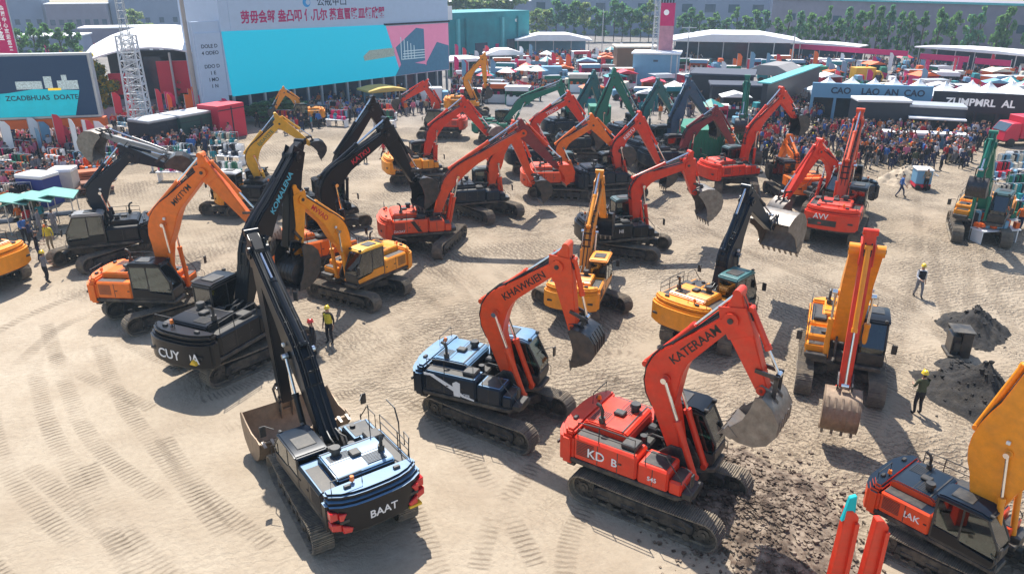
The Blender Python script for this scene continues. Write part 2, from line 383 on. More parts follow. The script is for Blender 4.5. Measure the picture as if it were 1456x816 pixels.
def cylinder(parent, a, b_, y, r, m, name='hydraulic_cylinder', frac=.58):
    A = Vector((a[0],y,a[1])); B = Vector((b_[0],y,b_[1])); C = A.lerp(B,frac)
    k = MB(); k.cyl(A,C,r,0,14); k.cyl(A-Vector((0,.12,0)),A+Vector((0,.12,0)),r*.9,0,10); k.cyl(C-(B-A).normalized()*.1,C+(B-A).normalized()*.04,r*1.18,0,14)
    o = obj(name, k.mesh(name), [m], parent)
    q = MB(); q.cyl(C,B,r*.5,0,10); q.cyl(B-Vector((0,.12,0)),B+Vector((0,.12,0)),r*.9,0,10)
    obj('piston_rod', q.mesh('piston_rod'), [M_CHROME], o)

def smooth_path(pts, n=5):
    """quadratic rounding of a polyline"""
    out = [pts[0]]
    for i in range(1,len(pts)-1):
        a, p, c = [Vector(q) for q in (pts[i-1],pts[i],pts[i+1])]
        s0 = p.lerp(a,.42); s1 = p.lerp(c,.36)
        for k in range(n+1):
            t = k/n; out.append(tuple(s0*(1-t)**2 + p*2*t*(1-t) + s1*t*t))
    out.append(pts[-1]); return out

def excavator(label, base, hb, ht, s, tip, end, body='orange', cw=None, boom=None, stick=None, cab='black', top=None, roof=None,
              mirror=1, bk=(1.0,1.3,20,'steel'), bend=.19, bfrac=.42, btxt=None, btxtm=None, ctxt=None, ctxtm=None, stxt=None, rails=True, extra=None, name='excavator', bw=.27, cyl=None, bh=1.0, flip=False, cabh=1.0):
    cw = cw or body; boom = boom or body; stick = stick or boom
    P = at(*base); hb = R(hb); ht = R(ht)
    root = empty(name, P, hb, label, 'excavator', 'excavators parked on the sand lot', s)
    my = mirror
    # undercarriage
    for sd in (-1,1):
        off = Vector((0, sd*1.3, 0)); off.rotate(Matrix.Rotation(ht-hb,3,'Z'))
        t = obj('track', TRACK, [M_TRACK], root, off, (0,0,ht-hb))
        obj('track_frame', TFRAME, [M_FRAME if body!='grey' else M_DARKSTEEL], t); obj('rollers', ROLLERS, [M_FRAME], t)
        obj('drive_sprocket', SPROCK, [M_FRAME], t, (-1.9,0,.47)); obj('idler_wheel', IDLER, [M_FRAME], t, (1.9,0,.47))
    obj('undercarriage', CHASSIS, [M_FRAME], root, (0,0,0), (0,0,ht-hb))
    S = (-1 if flip else 1,my,1)
    pb, pc, pm, ps = paint(body), paint(cw), paint(boom), paint(stick)
    obj('platform', DECK, [M_FRAME], root, sc=S)
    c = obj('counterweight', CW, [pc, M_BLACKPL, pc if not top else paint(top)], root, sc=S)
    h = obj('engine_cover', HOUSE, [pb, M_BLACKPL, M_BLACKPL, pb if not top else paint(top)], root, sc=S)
    obj('exhaust_and_filters', FIT, [M_BLACKPL], root, sc=S)
    if rails: obj('handrail', RAIL, [M_BLACKPL], root, sc=S)
    cb = obj('cab', CAB, [M_BLACKPL, paint(cab), M_SEAT], root, (0,0,1.34*(1-cabh)), sc=(S[0],S[1],cabh))
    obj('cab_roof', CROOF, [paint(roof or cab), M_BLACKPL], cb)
    for w in WINS: obj(w.name.split('.')[0], w, [M_GLASS], cb)
    obj('mirror', MIRL, [M_BLACKPL], root, sc=S); obj('mirror', MIRR, [M_BLACKPL], root, sc=S)
    obj('beacon', BEACON, [M_BLACKPL, M_BEACON], root, (-2.5,my*.55,2.28))
    # boom
    R0 = Vector((.42,1.98)); T = Vector(tip); E = Vector(end); L = (T-R0).length
    d = (T-R0)/L; up = Vector((-d.y,d.x))
    if up.y < 0: up = -up
    Bd = R0 + d*L*bfrac + up*L*bend
    cl = smooth_path([tuple(R0),tuple(Bd),tuple(T)],6); n=len(cl)
    ths = [.2,.31]+[.40,.43,.43,.42,.40][:max(0,n-4)]
    U=[];Lo=[]
    for i,p in enumerate(cl):
        a = Vector(cl[max(0,i-1)]); c2 = Vector(cl[min(n-1,i+1)]); dd=(c2-a).normalized(); nn=Vector((-dd.y,dd.x))
        t = i/(n-1); th = (.17+.27*math.sin(math.pi*min(1,t*1.02)**.85)+.05*t)*bh
        if i in (0,n-1): th = .2 if i==0 else .19
        U.append(tuple(Vector(p)+nn*th)); Lo.append(tuple(Vector(p)-nn*th))
    # extend the ends a little past the pins
    bm_ = MB(); bm_.ladder(U,Lo,bw,0,.035)
    for p,r in ((R0,.2),(T,.21)): bm_.cyl((p.x,-bw-.05,p.y),(p.x,bw+.05,p.y),r,0,18); bm_.cyl((p.x,-bw-.08,p.y),(p.x,bw+.08,p.y),.08,1,12)
    k = n//2; pk = Vector(cl[k]); nnk = (Vector(U[k])-Vector(Lo[k])).normalized()
    bot = pk - nnk*.12; topp = Vector(U[k])+nnk*.12
    bm_.cyl((bot.x,-bw-.06,bot.y),(bot.x,bw+.06,bot.y),.13,0,14)
    for sd in (-1,1): bm_.poly([tuple(Vector(U[k])-nnk*.1-d*.25),tuple(topp),tuple(Vector(U[k])-nnk*.1+d*.25)],'y',sd*.12-.02,sd*.12+.02,0)
    bo = obj('boom', bm_.mesh('boom'), [pm, M_DARKSTEEL], root)
    hs = MB()
    for j,y in enumerate((-.19,-.12,.12,.19)):
        hs.tube([(p[0]+.0,y,p[1]) for p in [tuple(Vector(U[i])+(Vector(U[i])-Vector(Lo[i])).normalized()*(.04+.015*(j%2))) for i in range(1,n)]], .022, 0, 6)
    for i in range(1,n):
        p = Vector(U[i]); hs.box((p.x,0,p.y),(.05,.46,.07),0)
    for y in (-.1,.1):
        a=Vector(cl[0]); hs.tube([(.2,y,1.75),(-.05,y,2.1),(a.x-.05,y,a.y+.35),(U[1][0],y,U[1][1]+.02)],.028,0,6)
    obj('hydraulic_hoses', hs.mesh('hydraulic_hoses'), [M_HOSE], bo)
    lamp = MB(); q=Vector(cl[k+1]); lamp.box((q.x,my*(bw+.07),q.y-.1),(.12,.1,.12),0,None,.02); obj('work_lamp', lamp.mesh('work_lamp'), [M_LAMP], bo)
    if btxt:
        a,c3 = Vector(cl[n-4]), Vector(cl[n-1]); a = Vector(cl[k+2]); q = a.lerp(c3,.40); dd=(c3-a).normalized()
        sz = min(.36, (c3-a).length/ (len(btxt)*.62))
        mm = btxtm or M_BLACKMARK
        for sd in (-1,1):
            xd = Vector((dd.x,0,dd.y))*(-sd if dd.x>=0 else sd)
            lettering(btxt, sz, mm, bo, (q.x, sd*(bw+.004), q.y), xd, (0,0,1))
    cm = pm if not cyl else paint(cyl)
    for y in (-bw-.12,bw+.12): cylinder(root, (1.15,1.38), tuple(bot), y, .1, cm)
    # stick
    sd_ = (E-T); LS = sd_.length; sd_ /= LS; sn = Vector((-sd_.y, sd_.x))      # sn points away from the machine
    ear = T - sd_*.62 + sn*.42
    up_s = [ear+sn*.12, T+sn*.42-sd_*.05, T+sn*.40+sd_*LS*.25, E+sn*.17-sd_*.05, E+sn*.15+sd_*.1]
    lo_s = [ear-sn*.14, T-sn*.30-sd_*.1, T-sn*.28+sd_*LS*.22, E-sn*.17-sd_*.05, E-sn*.14+sd_*.1]
    sm = MB(); sm.ladder([tuple(v) for v in up_s],[tuple(v) for v in lo_s],.19,0,.03)
    for sdd in (-1,1):
        sm.poly([tuple(T-sd_*.45-sn*.2),tuple(T-sd_*.2+sn*.5),tuple(T+sd_*.55+sn*.42),tuple(T+sd_*.5-sn*.3),tuple(T-sn*.32)],'y',sdd*.21-.02,sdd*.21+.02,0,.01)
    sm.cyl((E.x,-.26,E.y),(E.x,.26,E.y),.13,0,14); sm.cyl((ear.x,-.24,ear.y),(ear.x,.24,ear.y),.12,0,14)
    st = obj('stick', sm.mesh('stick'), [ps], root)
    hs = MB()
    w1 = T-sd_*.1+sn*.3+Vector((0,.45)); w2 = T+sn*.5+sd_*.2
    for y in (-.1,.1): hs.tube([(U[n-2][0],y*2,U[n-2][1]+.05),(w1.x,y,w1.y),(w2.x,y,w2.y)],.024,0,6)
    obj('hydraulic_hoses', hs.mesh('hydraulic_hoses'), [M_HOSE], st)
    cylinder(root, tuple(topp), tuple(ear), 0, .105, cm, frac=.55)
    lk = T + sd_*(LS-.55) + sn*.12; lk2 = lk + sn*.42 + sd_*.3
    cylinder(root, tuple(T+sn*.55-sd_*.1), tuple(lk2), 0, .085, cm, frac=.6)
    # bucket
    bs, bwid, curl, bmn = bk
    a = math.atan2(sd_.y,sd_.x) - R(curl)
    key=(round(bs,2),round(bwid,2))
    if key not in _bk: _bk[key]=bucket_mesh(*key)
    bmt = {'steel':M_STEEL,'dark':M_DARKSTEEL,'rust':M_RUST}.get(bmn) or paint(bmn)
    bo2 = obj('bucket', _bk[key][0], [bmt], root, (E.x,0,E.y), (0,-a,0)); obj('bucket_teeth', _bk[key][1], [M_STEEL], bo2)
    bp = E + Vector(rot2((-.03*bs,.38*bs),a))
    lm = MB()
    for y in (-.23,.23):
        for p,q in ((lk,lk2),(lk2,bp)):
            e = (q-p).normalized(); nn=Vector((-e.y,e.x))*.055
            lm.poly([tuple(p-e*.06+nn),tuple(q+e*.06+nn),tuple(q+e*.06-nn),tuple(p-e*.06-nn)],'y',y-.025,y+.025,0)
    obj('bucket_link', lm.mesh('bucket_link',False), [M_DARKSTEEL], root)
    # writing
    for t,yy,zz,sz,mm in (ctxt or []):
        lettering(t, sz, mm, c, (-3.125+.375*abs(yy/1.45)**3.2, yy*my, zz), (0,-my,0), (0,0,1))
    for t,xx,zz,sz,mm,sd in (stxt or []):
        lettering(t, sz, mm, h, (xx, sd*my*1.438, zz), (-sd,0,0), (0,0,1))
    if extra: extra(root, c, h)
    return root

# ------------------------------------------------------------------ world, sun
SUN_EL, SUN_AZ = 57, 14          # azimuth measured from +Y (away from the camera) towards -X
w = bpy.data.worlds.new('World'); scene.world = w; w.use_nodes = True
N = w.node_tree.nodes; sky = N.new('ShaderNodeTexSky'); sky.sky_type = 'NISHITA'; sky.sun_disc = False
sky.sun_elevation = R(SUN_EL); sky.sun_rotation = R(-SUN_AZ); sky.air_density = 1.1; sky.dust_density = 1.0
w.node_tree.links.new(sky.outputs[0], N['Background'].inputs[0]); N['Background'].inputs[1].default_value = .12
sd = bpy.data.lights.new('sun','SUN'); sd.energy = 4.8; sd.angle = R(.6); sd.color = (1,.95,.87)
so = bpy.data.objects.new('sun', sd); col.objects.link(so); so.rotation_euler = (R(90-SUN_EL), 0, R(180+SUN_AZ)+math.pi); so.location = (0,0,60)
# a sun lamp shines along its local -Z; aim it explicitly
dirv = -Vector((-math.sin(R(SUN_AZ))*math.cos(R(SUN_EL)), math.cos(R(SUN_AZ))*math.cos(R(SUN_EL)), math.sin(R(SUN_EL))))
so.rotation_euler = dirv.to_track_quat('-Z','Y').to_euler()
scene.view_settings.view_transform = 'Standard'; scene.view_settings.look = 'None'; scene.view_settings.exposure = .74; scene.view_settings.gamma = 1
scene.cycles.max_bounces = 6; scene.cycles.transparent_max_bounces = 12; scene.cycles.use_denoising = True

# ------------------------------------------------------------------ ground
def ground_material():
    m = bpy.data.materials.new('packed_sand'); m.use_nodes = True; nt = m.node_tree; N = nt.nodes; L = nt.links; b = N['Principled BSDF']; b.inputs['Roughness'].default_value = .93
    tc = N.new('ShaderNodeTexCoord')
    def noise(sc, det=6, ro=.6, src=None):
        n = N.new('ShaderNodeTexNoise'); n.inputs['Scale'].default_value = sc; n.inputs['Detail'].default_value = det; n.inputs['Roughness'].default_value = ro
        L.new(src or tc.outputs['Object'], n.inputs['Vector']); return n.outputs['Fac']
    def mrange(v, a, b_, c=0, d=1):
        r = N.new('ShaderNodeMapRange'); r.inputs['From Min'].default_value = a; r.inputs['From Max'].default_value = b_; r.inputs['To Min'].default_value = c; r.inputs['To Max'].default_value = d; L.new(v, r.inputs['Value']); return r.outputs['Result']
    def math_(op, a, b_=None):
        n = N.new('ShaderNodeMath'); n.operation = op
        for i,x in enumerate((a,b_)):
            if x is None: continue
            if isinstance(x,(int,float)): n.inputs[i].default_value = x
            else: L.new(x, n.inputs[i])
        return n.outputs[0]
    def mix(f, a, b_):
        n = N.new('ShaderNodeMix'); n.data_type = 'RGBA'; L.new(f, n.inputs['Factor'])
        for i,x in ((6,a),(7,b_)):
            if isinstance(x, tuple): n.inputs[i].default_value = lin(x)
            else: L.new(x, n.inputs[i])
        return n.outputs[2]
    def ripple(angle, scale, dist, seed):
        mp = N.new('ShaderNodeMapping'); mp.inputs['Rotation'].default_value = (0,0,R(angle)); mp.inputs['Location'].default_value = (seed,seed*2,0); L.new(tc.outputs['Object'], mp.inputs['Vector'])
        wv = N.new('ShaderNodeTexWave'); wv.inputs['Scale'].default_value = scale; wv.inputs['Distortion'].default_value = dist; wv.inputs['Detail'].default_value = 3; wv.inputs['Detail Scale'].default_value = 2.6; wv.inputs['Detail Roughness'].default_value = .65
        L.new(mp.outputs[0], wv.inputs['Vector']); return wv.outputs['Fac']
    big = noise(.05,3); mid = noise(.35,6,.65); fine = noise(4,8,.7); grit = noise(22,4,.7)
    c = mix(mrange(big,.35,.65), (.42,.35,.265), (.345,.28,.20))
    c = mix(mrange(mid,.4,.7,0,.55), c, (.26,.195,.13))
    c = mix(mrange(fine,.45,.8,0,.55), c, (.23,.18,.13))
    sel = mrange(noise(.09,2),.44,.56)
    r1 = ripple(72,1.0,10,3); r2 = ripple(-28,1.15,9,11); n = N.new('ShaderNodeMix'); L.new(sel,n.inputs[0]); L.new(r1,n.inputs[2]); L.new(r2,n.inputs[3]); rp = n.outputs[0]
    # churned strip where the machines drive: everything beyond the smooth near apron at the left
    sep = N.new('ShaderNodeSeparateXYZ'); L.new(tc.outputs['Object'], sep.inputs[0])
    q = math_('ADD', math_('MULTIPLY', sep.outputs['X'], .55), sep.outputs['Y']); q = math_('ADD', q, math_('MULTIPLY', math_('SUBTRACT', big, .5), 26))
    zone = mrange(q, 19, 26, .12, 1)
    rmask = math_('MULTIPLY', mrange(noise(.22,5,.6),.33,.55), zone)
    c = mix(math_('MULTIPLY', zone, .30), c, (.25,.185,.12))
    c = mix(math_('MULTIPLY', math_('MULTIPLY', mrange(rp,.04,.38,1,0), rmask), .8), c, (.13,.095,.065))
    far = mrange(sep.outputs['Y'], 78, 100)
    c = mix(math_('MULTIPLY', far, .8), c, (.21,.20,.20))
    L.new(c, b.inputs['Base Color'])
    hgt = math_('ADD', math_('ADD', math_('MULTIPLY', math_('MULTIPLY', rp, rmask), .9), math_('MULTIPLY', mid, .8)), math_('ADD', math_('MULTIPLY', fine, .35), math_('MULTIPLY', grit, .1)))
    bp = N.new('ShaderNodeBump'); bp.inputs['Strength'].default_value = .9; bp.inputs['Distance'].default_value = .11; L.new(hgt, bp.inputs['Height']); L.new(bp.outputs[0], b.inputs['Normal'])
    return m
b = MB(); b.add([(-440,-40,0),(440,-40,0),(440,560,0),(-440,560,0)],[(0,1,2,3)])
tag(obj('ground', b.mesh('ground',False), [ground_material()]), kind='structure')

def tread_material():
    m = bpy.data.materials.new('tread_pressed_sand'); m.use_nodes = True; nt = m.node_tree; N = nt.nodes; L = nt.links; b = N['Principled BSDF']; b.inputs['Roughness'].default_value = .95
    uv = N.new('ShaderNodeUVMap'); tc = N.new('ShaderNodeTexCoord'); sep = N.new('ShaderNodeSeparateXYZ'); L.new(uv.outputs[0], sep.inputs[0])
    n = N.new('ShaderNodeTexNoise'); n.inputs['Scale'].default_value = 1.7; n.inputs['Detail'].default_value = 6; L.new(tc.outputs['Object'], n.inputs['Vector'])
    n2 = N.new('ShaderNodeTexNoise'); n2.inputs['Scale'].default_value = .45; n2.inputs['Detail'].default_value = 4; L.new(tc.outputs['Object'], n2.inputs['Vector'])
    def M(op,a,b_=None,c_=None):
        k = N.new('ShaderNodeMath'); k.operation = op
        for i,x in enumerate((a,b_,c_)):
            if x is None: continue
            if isinstance(x,(int,float)): k.inputs[i].default_value = x
            else: L.new(x,k.inputs[i])
        return k.outputs[0]
    ph = M('ADD', M('MULTIPLY', sep.outputs['Y'], 2*math.pi/.21), M('MULTIPLY', n.outputs['Fac'], 7))
    bar = M('SINE', ph)
    edge = M('SUBTRACT', 1.0, M('POWER', M('ABSOLUTE', M('SUBTRACT', M('MULTIPLY', sep.outputs['X'], 2), 1)), 4))
    r = N.new('ShaderNodeMapRange'); r.inputs['From Min'].default_value = .30; r.inputs['From Max'].default_value = .60; L.new(n2.outputs['Fac'], r.inputs['Value'])
    r3 = N.new('ShaderNodeMapRange'); r3.inputs['From Min'].default_value = .1; r3.inputs['From Max'].default_value = .9; L.new(bar, r3.inputs['Value'])
    alpha = M('MULTIPLY', M('MULTIPLY', edge, r.outputs['Result']), M('MULTIPLY_ADD', r3.outputs['Result'], .42, .05))
    b.inputs['Base Color'].default_value = (.19,.14,.095,1)
    bp = N.new('ShaderNodeBump'); bp.inputs['Strength'].default_value = 1; bp.inputs['Distance'].default_value = .06; L.new(bar, bp.inputs['Height']); L.new(bp.outputs[0], b.inputs['Normal'])
    L.new(alpha, b.inputs['Alpha']); return m
TREAD = tread_material()
def treads(px_path, off=1.3, lvl=.004):
    pts = [at(*p) for p in px_path]; fine = []
    for i in range(len(pts)-1):
        p0=pts[max(0,i-1)];p1=pts[i];p2=pts[i+1];p3=pts[min(len(pts)-1,i+2)]
        for k in range(10):
            t=k/10; fine.append(.5*((2*p1)+(-p0+p2)*t+(2*p0-5*p1+4*p2-p3)*t*t+(-p0+3*p1-3*p2+p3)*t**3))
    fine.append(pts[-1]); me = bpy.data.meshes.new('tread_marks'); V=[];Fc=[];UV=[]
    for sgn in ((-1,1) if off else (0,)):
        o=len(V); d=0
        for i,p in enumerate(fine):
            t=(fine[min(i+1,len(fine)-1)]-fine[max(i-1,0)]).normalized(); nn=Vector((-t.y,t.x,0))
            if i: d+=(p-fine[i-1]).length
            c=p+nn*sgn*off
            for s_ in (-.34,.34): V.append((*(c+nn*s_).xy,lvl)); UV.append((0 if s_<0 else 1,d))
        for i in range(len(fine)-1): Fc.append((o+2*i,o+2*i+1,o+2*i+3,o+2*i+2))
    me.from_pydata(V,[],Fc); ul=me.uv_layers.new(name='UVMap')
    for l in me.loops: ul.data[l.index].uv = UV[l.vertex_index]
    tag(obj('tread_marks', me, [TREAD]), kind='structure')
for i,(p,o) in enumerate([
  ([(20,470),(40,560),(75,650),(170,740)],1.3), ([(95,500),(120,580),(170,660),(260,790)],1.25), ([(-20,690),(60,770),(120,830)],1.3), ([(180,640),(230,720),(330,810)],1.2),
  ([(480,560),(560,600),(640,700),(700,820)],1.3), ([(620,345),(700,420),(740,520),(860,560)],1.3), ([(560,420),(620,480),(560,560),(440,600)],1.3),
  ([(1120,620),(1100,520),(1110,440),(1150,400)],1.3), ([(1290,816),(1290,640),(1330,480),(1340,360),(1330,280)],1.3), ([(1250,700),(1240,640),(1260,600)],1.2), ([(1400,480),(1370,400),(1360,350)],1.3),
  ([(720,240),(650,300),(540,300),(480,290)],1.3), ([(960,300),(1020,320),(1100,360),(1240,420),(1330,520)],1.3), ([(300,590),(380,560),(480,500),(600,450)],1.3),
  ([(860,600),(820,660),(760,740),(740,816)],1.2), ([(150,420),(100,440),(40,470),(-20,520)],1.3), ([(980,330),(930,300),(840,300),(740,330)],1.3), ([(1150,600),(1090,620),(1040,600),(960,560)],1.2), ([(700,240),(780,290),(830,300)],1.2), ([(260,560),(170,520),(120,490)],1.3), ([(800,560),(870,520),(980,560),(1100,640)],1.25)]):
    treads(p,o,.004+.004*i/4)

# ------------------------------------------------------------------ heaps
def heap(name, px, py, rx, ry, hgt, m, label, cat, seed, clods=120, rot=0, big=.12):
    sand = 2 if m is M_SOIL2 else 0
    r_ = random.Random(seed); P = at(px,py); n=44; V=[];Fc=[]
    ph=[r_.uniform(0,6.28) for _ in range(8)]
    def hh(u,v):
        a=math.atan2(v,u); rr=math.hypot(u,v)*(1+.16*math.sin(2*a+ph[0])+.1*math.sin(3*a+ph[1])+.07*math.sin(7*a+ph[2]))
        e=max(0,1-rr); z=hgt*(e**1.15)
        return z*(1+.2*math.sin(5*u+ph[3])*math.cos(6*v+ph[4])) + (.05*math.sin(17*u+ph[5])*math.sin(15*v+ph[6])*min(1,e*6)*hgt+r_.uniform(-.03,.03)*min(1,hgt)*(1 if e>0 else 0)) - (.03 if e<=0 else 0)
    for j in range(n):
        for i in range(n):
            u=(i/(n-1)*2-1)*1.15; v=(j/(n-1)*2-1)*1.15; V.append((u*rx,v*ry,hh(u,v)+.006))
    for j in range(n-1):
        for i in range(n-1): Fc.append((j*n+i,j*n+i+1,(j+1)*n+i+1,(j+1)*n+i))
    for _ in range(clods):
        a=r_.uniform(0,6.28); q=abs(r_.gauss(.55,.42)); u,v=math.cos(a)*q,math.sin(a)*q; s_=r_.uniform(.15,1)**2.5*big; z=max(0,hh(u,v)); o=len(V)
        tw=r_.uniform(.5,1.4)
        for k in range(8):
            V.append((u*rx+tw*((k&1)*2-1)*s_*r_.uniform(.5,1.2), v*ry+((k>>1&1)*2-1)*s_*r_.uniform(.5,1.2), z+s_*.4+((k>>2&1)*2-1)*s_*r_.uniform(.4,.9)))
        for f in [(0,1,3,2),(4,6,7,5),(0,4,5,1),(2,3,7,6),(0,2,6,4),(1,5,7,3)]: Fc.append(tuple(o+k for k in f))
    me=bpy.data.meshes.new(name); me.from_pydata(V,[],Fc); me.shade_smooth(); me.set_sharp_from_angle(angle=R(50))
    o=obj(name,me,[m],None,P,(0,0,R(rot))); tag(o,label,cat); return o
M_SOIL=mat('dark_soil',(.075,.052,.04),.95,0,0,.5,.5,5,.9,dustcol=(.22,.16,.11)); M_SOIL2=mat('churned_soil',(.105,.068,.045),.95,0,0,.9,.8,2.2,.9,dustcol=(.40,.33,.25)); M_SAND=mat('heap_sand',(.42,.34,.25),.95,0,0,.3,.3,4,.6); M_COAL=mat('black_gravel',(.014,.013,.014),.9,0,0,.12,.5,8,.9)
tag(heap('churned_soil',1085,735,2.9,2.7,.48,M_SOIL2,None,None,3,4200,20,.07),'churned brown soil and clods spread before the near red excavator','soil',kind='stuff')
tag(heap('churned_soil',1040,660,1.3,1.0,.2,M_SOIL2,None,None,13,700,0,.07),'small patch of loose brown soil under the raised red bucket','soil',kind='stuff')
heap('gravel_heap',1382,470,1.35,2.0,1.25,M_COAL,'round heap of black gravel behind the dark steel hopper','gravel heap',5,160,0,.07)
heap('gravel_heap',1392,572,1.5,2.8,1.5,M_COAL,'long tail of black gravel lying in front of the dark hopper','gravel heap',6,200,15,.07)
heap('gravel_heap',1362,523,1.0,.7,.3,M_COAL,'low spill of black gravel around the foot of the hopper','gravel heap',8,90,15,.07)
heap('sand_heap',1283,258,2.2,1.8,1.5,M_SAND,'pale sand heap at the edge of the crowd by the blue handcart','sand heap',9,60)

# ------------------------------------------------------------------ the excavators
def tail_lights(root, c, h):
    for s in (-1,1):
        b = MB(); x0 = -3.02 if s>0 else -3.02
        b.poly([(s*.98,1.80),(s*1.2,1.84),(s*1.2,1.62),(s*1.1,1.6)],'x',-3.04,-2.8,0,.02); b.poly([(s*1.2,1.84),(s*1.42,1.9),(s*1.42,1.62),(s*1.2,1.62)],'x',-2.93,-2.7,0,.02); b.poly([(s*.84,1.3),(s*1.14,1.46),(s*1.14,1.22),(s*.9,1.16)],'x',-3.07,-2.85,0,.02); b.poly([(s*1.14,1.46),(s*1.42,1.56),(s*1.42,1.34),(s*1.14,1.22)],'x',-2.96,-2.7,0,.02)
        obj('tail_light', b.mesh('tail_light'), [M_TAIL], c)
    b = MB(); b.span(-3.1,-2.9,-1.25,-.85,1.12,1.2,0,.01); obj('warning_strip', b.mesh('warning_strip'), [M_YELMARK], c)
    b = MB(); b.tube([(-1.7,-1.35,2.2),(-1.7,-1.35,3.1),(-1.5,-1.35,3.5),(-1.1,-1.3,3.6)],.025); b.tube([(-2.3,-1.3,2.3),(-2.3,-1.35,2.9),(-2.0,-1.35,2.95),(-2.0,-1.35,2.5)],.02); b.tube([(-.4,-1.0,2.2),(-.4,-1.0,3.1),(-.6,-.9,3.3)],.018)
    obj('mirror_pole', b.mesh('mirror_pole'), [M_BLACKPL], root)
def yellow_triangle(root, c, h):
    b = MB(); b.poly([(-1.06,1.33),(-.76,1.33),(-.91,1.52)],'x',-3.17,-3.04); obj('logo_triangle', b.mesh('logo_triangle',False), [M_YELMARK], c)
def swoosh(root, c, h):
    for s in (-1,1):
        b = MB(); y=s*1.445
        pts=[(-2.3,2.0),(-2.05,2.02),(-1.2,1.62),(-.75,1.42),(-.3,1.36),(-.3,1.42),(-.7,1.5),(-1.1,1.75),(-1.9,2.08),(-2.3,2.1)]
        b.poly(pts,'y',y-.004,y+.004); b.poly([(-1.1,1.4),(-.85,1.4),(-.85,1.95),(-1.0,2.0),(-1.15,1.9)],'y',y-.003,y+.006); obj('white_stripe', b.mesh('white_stripe',False), [M_WHITE], h)
def black_slash(root, c, h):
    for s in (-1,1):
        b = MB(); y=s*1.44; b.poly([(-1.3,2.1),(-1.05,2.1),(-.6,1.42),(-.85,1.42)],'y',y-.004,y+.006); obj('black_stripe', b.mesh('black_stripe',False), [M_BLACKMARK], h)
def dark_panel(root, c, h):
    b = MB(); b.span(-3.14,-2.96,-1.12,.35,1.32,1.66,0,.02); b.span(-3.15,-2.95,-.62,-.42,1.40,1.52,1,.02); obj('rear_grille', b.mesh('rear_grille'), [M_BLACKPL,M_TAIL], c)
W, BK, YW, CY_ = M_WHITE, M_BLACKMARK, M_YELMARK, M_CYANMARK
X = excavator
X('black excavator seen from behind in the empty near corner, sky shining on its rear deck',(484,706),126,122,1.0,(5.2,6.7),(4.3,1.5),'black',bk=(1.2,3.1,70,'rust'),ctxt=[('BAAT',-.05,1.52,.34,W)],top='steel_blue',cab='black',roof='ink',cabh=.6,extra=tail_lights,bend=.05,bw=.3)  # black machine; blue of its deck tops is sky reflection put into colour
X('amber excavator cropped by the left border, only its rear showing',(-38,404),165,165,1.0,(3.0,5.0),(5.0,3.5),'amber',bk=(.9,1.1,30,'dark'))
X('black excavator with white CUY letters on its rear and towering black boom',(345,506),66,52,1.1,(4.2,7.1),(3.3,3.6),'black',bk=(1.2,1.5,0,'dark'),ctxt=[('CUY',.22,1.5,.5,W),('DA',-.78,1.52,.5,W)],btxt='KOMALENA',btxtm=CY_,extra=yellow_triangle,bend=.10,bw=.32,bh=1.15)
X('orange excavator at the left with black MKITYM lettering on its bent boom',(237,446),-5,45,1.0,(3.1,7.15),(5.0,4.8),'orange',bk=(1.25,1.5,55,'steel'),btxt='MKITYM',mirror=-1,bend=.2,bfrac=.45,bh=1.35,bw=.32)
X('dark grey excavator with silver cab roof beside the green stall awnings',(148,368),20,63,1.0,(2.4,5.9),(4.2,5.2),'black',boom='ink',bk=(1.0,1.2,10,'dark'),roof='grey',mirror=-1,bend=.25,flip=True,bh=1.2)
X('excavator with a long bare grey steel arm reaching left past the lattice tower',(345,300),172,172,1.0,(5.3,3.7),(9.4,5.1),'black',boom='grey',stick='grey',bk=(1.35,1.4,80,'steel'),roof='white',bend=.05,bw=.34,bh=1.8)
X('old yellow excavator with arched yellow arm behind the orange left machine',(368,300),20,20,.9,(2.3,6.7),(4.4,5.0),'amber',boom='yellow',bk=(.9,1.1,20,'dark'),btxt='EJDAYSTE',btxtm=mat('paint_green',PAINT['green'],.4),bend=.3)
X('orange excavator carrying a huge black arched boom with orange flash on its stick',(465,385),40,85,1.1,(3.9,6.5),(5.4,3.9),'orange',boom='black',bk=(1.05,1.3,20,'dark'),bend=.3,bfrac=.35,btxt='KATKU',btxtm=M_REDMARK,bh=1.1,bw=.3)
X('second black-boomed excavator standing just behind the huge black arched boom',(470,322),30,30,1.0,(3.4,7.4),(4.7,4.9),'black',bk=(1,1.2,20,'dark'),bend=.1,stick='black')
X('amber excavator with a cream cab roof and dark MVVAO lettering down its boom',(512,420),235,150,.95,(3.4,6.2),(3.8,3.4),'amber',bk=(.95,1.2,10,'dark'),btxt='MVVAO',btxtm=M_REDMARK,roof='yellow',cab='amber',bend=.12,bfrac=.45,bh=1.15,mirror=1)
X('amber-bodied excavator with coral red arched boom reaching right over its grey bucket',(600,258),20,0,1,(3.7,5.8),(5.6,3.5),'amber',boom='red',bk=(1.0,1.3,-20,'steel'),stxt=[('ABGA',-1.3,1.75,.4,M_REDMARK,-1)],bend=.2)
X('orange excavator with a black slash on its side and long low boom reaching right',(612,350),14,75,1,(5.8,6.7),(8.0,4.5),'orange_red',boom='orange_red',stick='maroon',bk=(.8,.9,20,'orange_red'),extra=black_slash,stxt=[('ZAOAT',-1.95,1.52,.2,W,-1)],bend=.17,bfrac=.33,mirror=1,bh=.85)
X('black-bodied excavator with orange boom, bucket down, just behind the orange one with the black slash',(690,305),15,-50,1,(1.9,5.6),(3.4,2.1),'ink',boom='orange_red',bk=(1,1.3,0,'dark'),cab='dark_teal',bend=.1)
